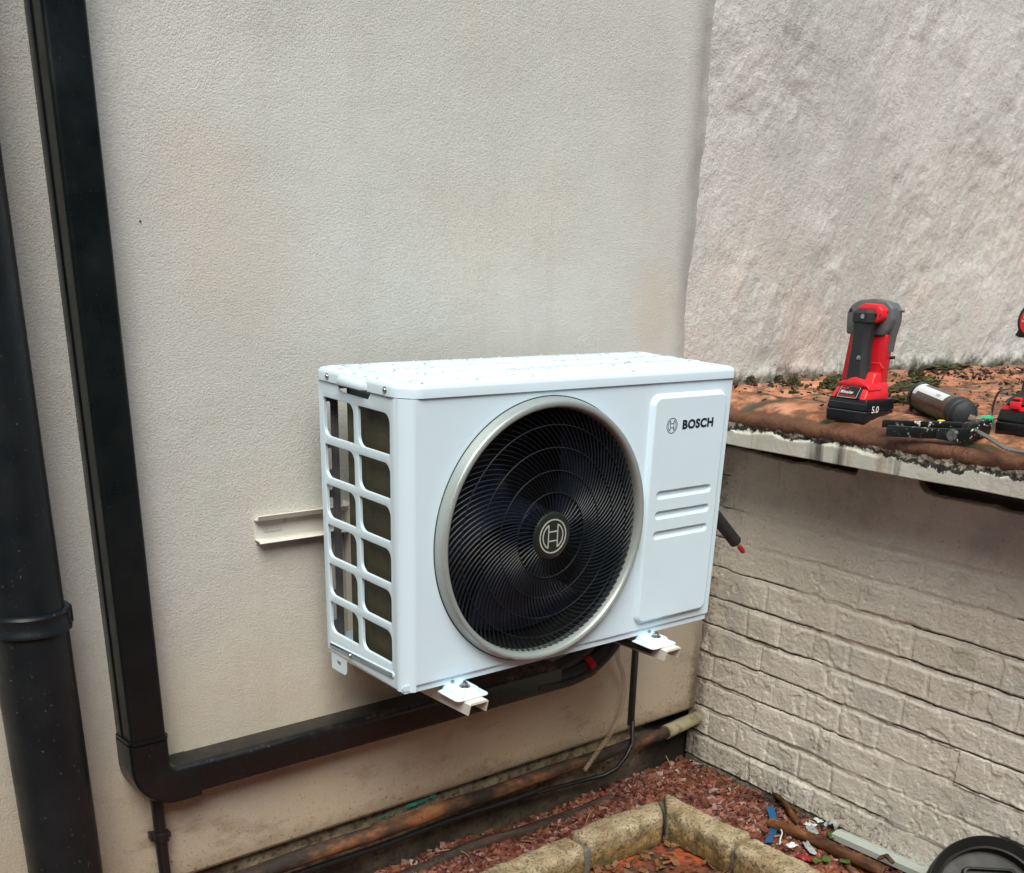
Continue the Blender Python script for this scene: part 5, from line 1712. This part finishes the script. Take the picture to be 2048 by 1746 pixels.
scrap(1.690, -.492, -.662, .040, .024, 2, M['film'], 'plastic_scrap', 'pale oval plastic scrap between the log and the brick wall', 'plastic scrap', .6)
scrap(1.715, -.470, -.664, .018, .030, 3, M['label'], 'paper_scrap', 'small white paper scrap with dark marks by the brick wall', 'paper scrap', .4)
scrap(1.748, -.470, -.662, .018, .022, 13, M['label'], 'paper_scrap', 'tiny square white scrap nearest the brick wall, left of the silvery plastic', 'paper scrap', .4)
scrap(1.586, -.509, -.662, .026, .020, 4, M['label'], 'paper_scrap', 'white paper scrap between the blue strip and the edging stone', 'paper scrap', .5)
scrap(1.604, -.545, -.660, .016, .060, 5, M['film'], 'plastic_scrap', 'long thin white plastic scrap along the near side of the log', 'plastic scrap', .8)
scrap(1.566, -.565, -.664, .040, .030, 6, M['wrap'], 'wrapper', 'torn dark red wrapper beside the nearest edging stone', 'wrapper', .7)
for i, (x, y, sz, lb) in enumerate(((1.700, -.545, .034, 'largest green leaf, between the log and the grey gutter'), (1.562, -.597, .022, 'small green leaf left of the pair by the edging stone'),
                           (1.584, -.606, .026, 'bright green leaf right of the pair by the edging stone'), (1.612, -.640, .024, 'pale green leaf below the log near its closest end'))):
    scrap(x, y, -.656, sz, sz * .75, 20 + i, M['leaf'], 'leaf', lb, 'leaf', .6, 'green leaves by the log')
scrap(1.745, -.025, -.668, .030, .022, 31, M['dryleaf'], 'dry_leaf', 'brown dry leaf on the gravel in the inner corner', 'leaf', .5)
m = MB(); m.tube(catmull([(1.617, -.452, -.655), (1.60, -.468, -.652), (1.575, -.482, -.654), (1.556, -.495, -.656)], 4), .0018, 8); m.build('wire_offcut', M['label'], None, label='thin white wire offcut beside the blue strip', cat='wire')
m = MB(); m.tube([(1.574, -.464, -.654), (1.590, -.476, -.652)], .0015, 8); m.build('wire_offcut', M['wood'], None, label='short tan wire offcut touching the blue strip', cat='wire')

# grey gutter length along the brick wall
def gutter_piece():
    root = empty('gutter_offcut', (1.72, -.60, -.665), label='grey-white plastic gutter offcut lying along the foot of the brick wall', cat='gutter')
    d = Vector((-.012, -1, 0)).normalized(); n = Vector((1, -.012, 0))
    def P(s, a, z): return tuple(Vector((1.690, -.548, 0)) + d * s + n * a + Vector((0, 0, z)))
    m = MB()
    pr = [(0, -.6495), (.018, -.6455), (.040, -.6500), (.0405, -.6700), (.039, -.6700), (.0385, -.6515), (.018, -.6475), (.0015, -.6515), (.0015, -.664), (0, -.664)]
    m.loft([[P(0, a, z) for a, z in pr], [P(.48, a, z) for a, z in pr]])
    m.build('channel', M['gutter'], root, world=True, smooth=20)
    m = MB(); m.loft([[P(.0, a, z) for a, z in ((.0170, -.6455), (.0190, -.6455), (.0190, -.6445), (.0170, -.6445))], [P(.48, a, z) for a, z in ((.0170, -.6455), (.0190, -.6455), (.0190, -.6445), (.0170, -.6445))]])
    m.build('ridge', M['label'], root, world=True)
gutter_piece()

# black round pot / gully hopper, bottom right
def pot():
    nrm = Vector((-.50, -.50, .705)).normalized()
    ux_ = Vector((nrm.y, -nrm.x, 0)).normalized() * -1
    uy_ = nrm.cross(ux_)
    c = Vector((1.587, -1.004, -.575))
    Rm = Matrix((( ux_.x, uy_.x, nrm.x), (ux_.y, uy_.y, nrm.y), (ux_.z, uy_.z, nrm.z)))
    root = empty('black_pot', tuple(c), Rm, label='round black plastic pot lid with a raised rectangle, tilted against the brick wall', cat='pot')
    R = .1330
    m = MB(); m.lathe([(0, -.045), (R - .012, -.045), (R - .002, -.040), (R, -.004), (R - .001, .002), (R - .003, .003), (R - .005, .001), (R - .020, -.012), (R - .0225, -.012), (R - .026, -.030), (0, -.030)], (0, 0, 0), 'Z', 96)
    m.build('pot_body', M['pot'], root, smooth=35)
    m = MB(); m.lathe([(R - .0205, -.0125), (R - .0205, -.0075), (R - .0220, -.0062), (R - .0260, -.0075), (R - .0270, -.030)], (0, 0, 0), 'Z', 96)
    m.build('inner_rim', M['pot'], root, smooth=50)
    a = rad(0)
    m = MB()
    def rr(o, z): return [(x, y, z) for x, y in rrect(-.048 - o, -.050 - o, .062 + o, .068 + o, .012)]
    m.loft([rr(.001, -.0305), rr(0, -.018), rr(-.0012, -.017), rr(-.0042, -.017), rr(-.0050, -.018), rr(-.0052, -.0305)], False, False)
    m.build('raised_rectangle', M['pot'], root, smooth=40)
    def reg(rg): return rg.uniform(-.035, .04), rg.uniform(-.06, .02)
    o = chips(160, .003, .009, lambda x, y, rg: -.027, 'dirt', M['crumb'], None, None, 9, reg)
    o.parent = root
pot()

# turquoise paint smear on the plinth: a raised dab of paint
xs = np.linspace(.735, .915, 30); zz = np.linspace(-1, 1, 6)
Xg, Zg = np.meshgrid(xs, zz, indexing='ij')
wd = .0055 * np.clip((Xg - .735) / .08, 0, 1) * (1 + .6 * fbm(Xg, Xg * 0, 30, 3, 2))
sheet('paint_smear', np.stack([Xg, .012 + .0 * Xg, -.5405 + .012 * (Xg - .735) / .18 + Zg * wd], -1), M['turq'], None, label='turquoise paint streak on the dirty plinth under the render', cat='paint mark')

# stray nail hole / dark spots on the render
m = MB(); m.lathe([(0, -.0030), (.0011, -.0026), (.0015, .002)], (.3429, 0, .6505), 'Y', 10)
m.build('wall_plug', M['cavity'], None, label='tiny dark plug in the render right of the vertical trunking', cat='wall plug')

for o in bpy.data.objects:
    if '_mw' in o:
        del o['_mw']
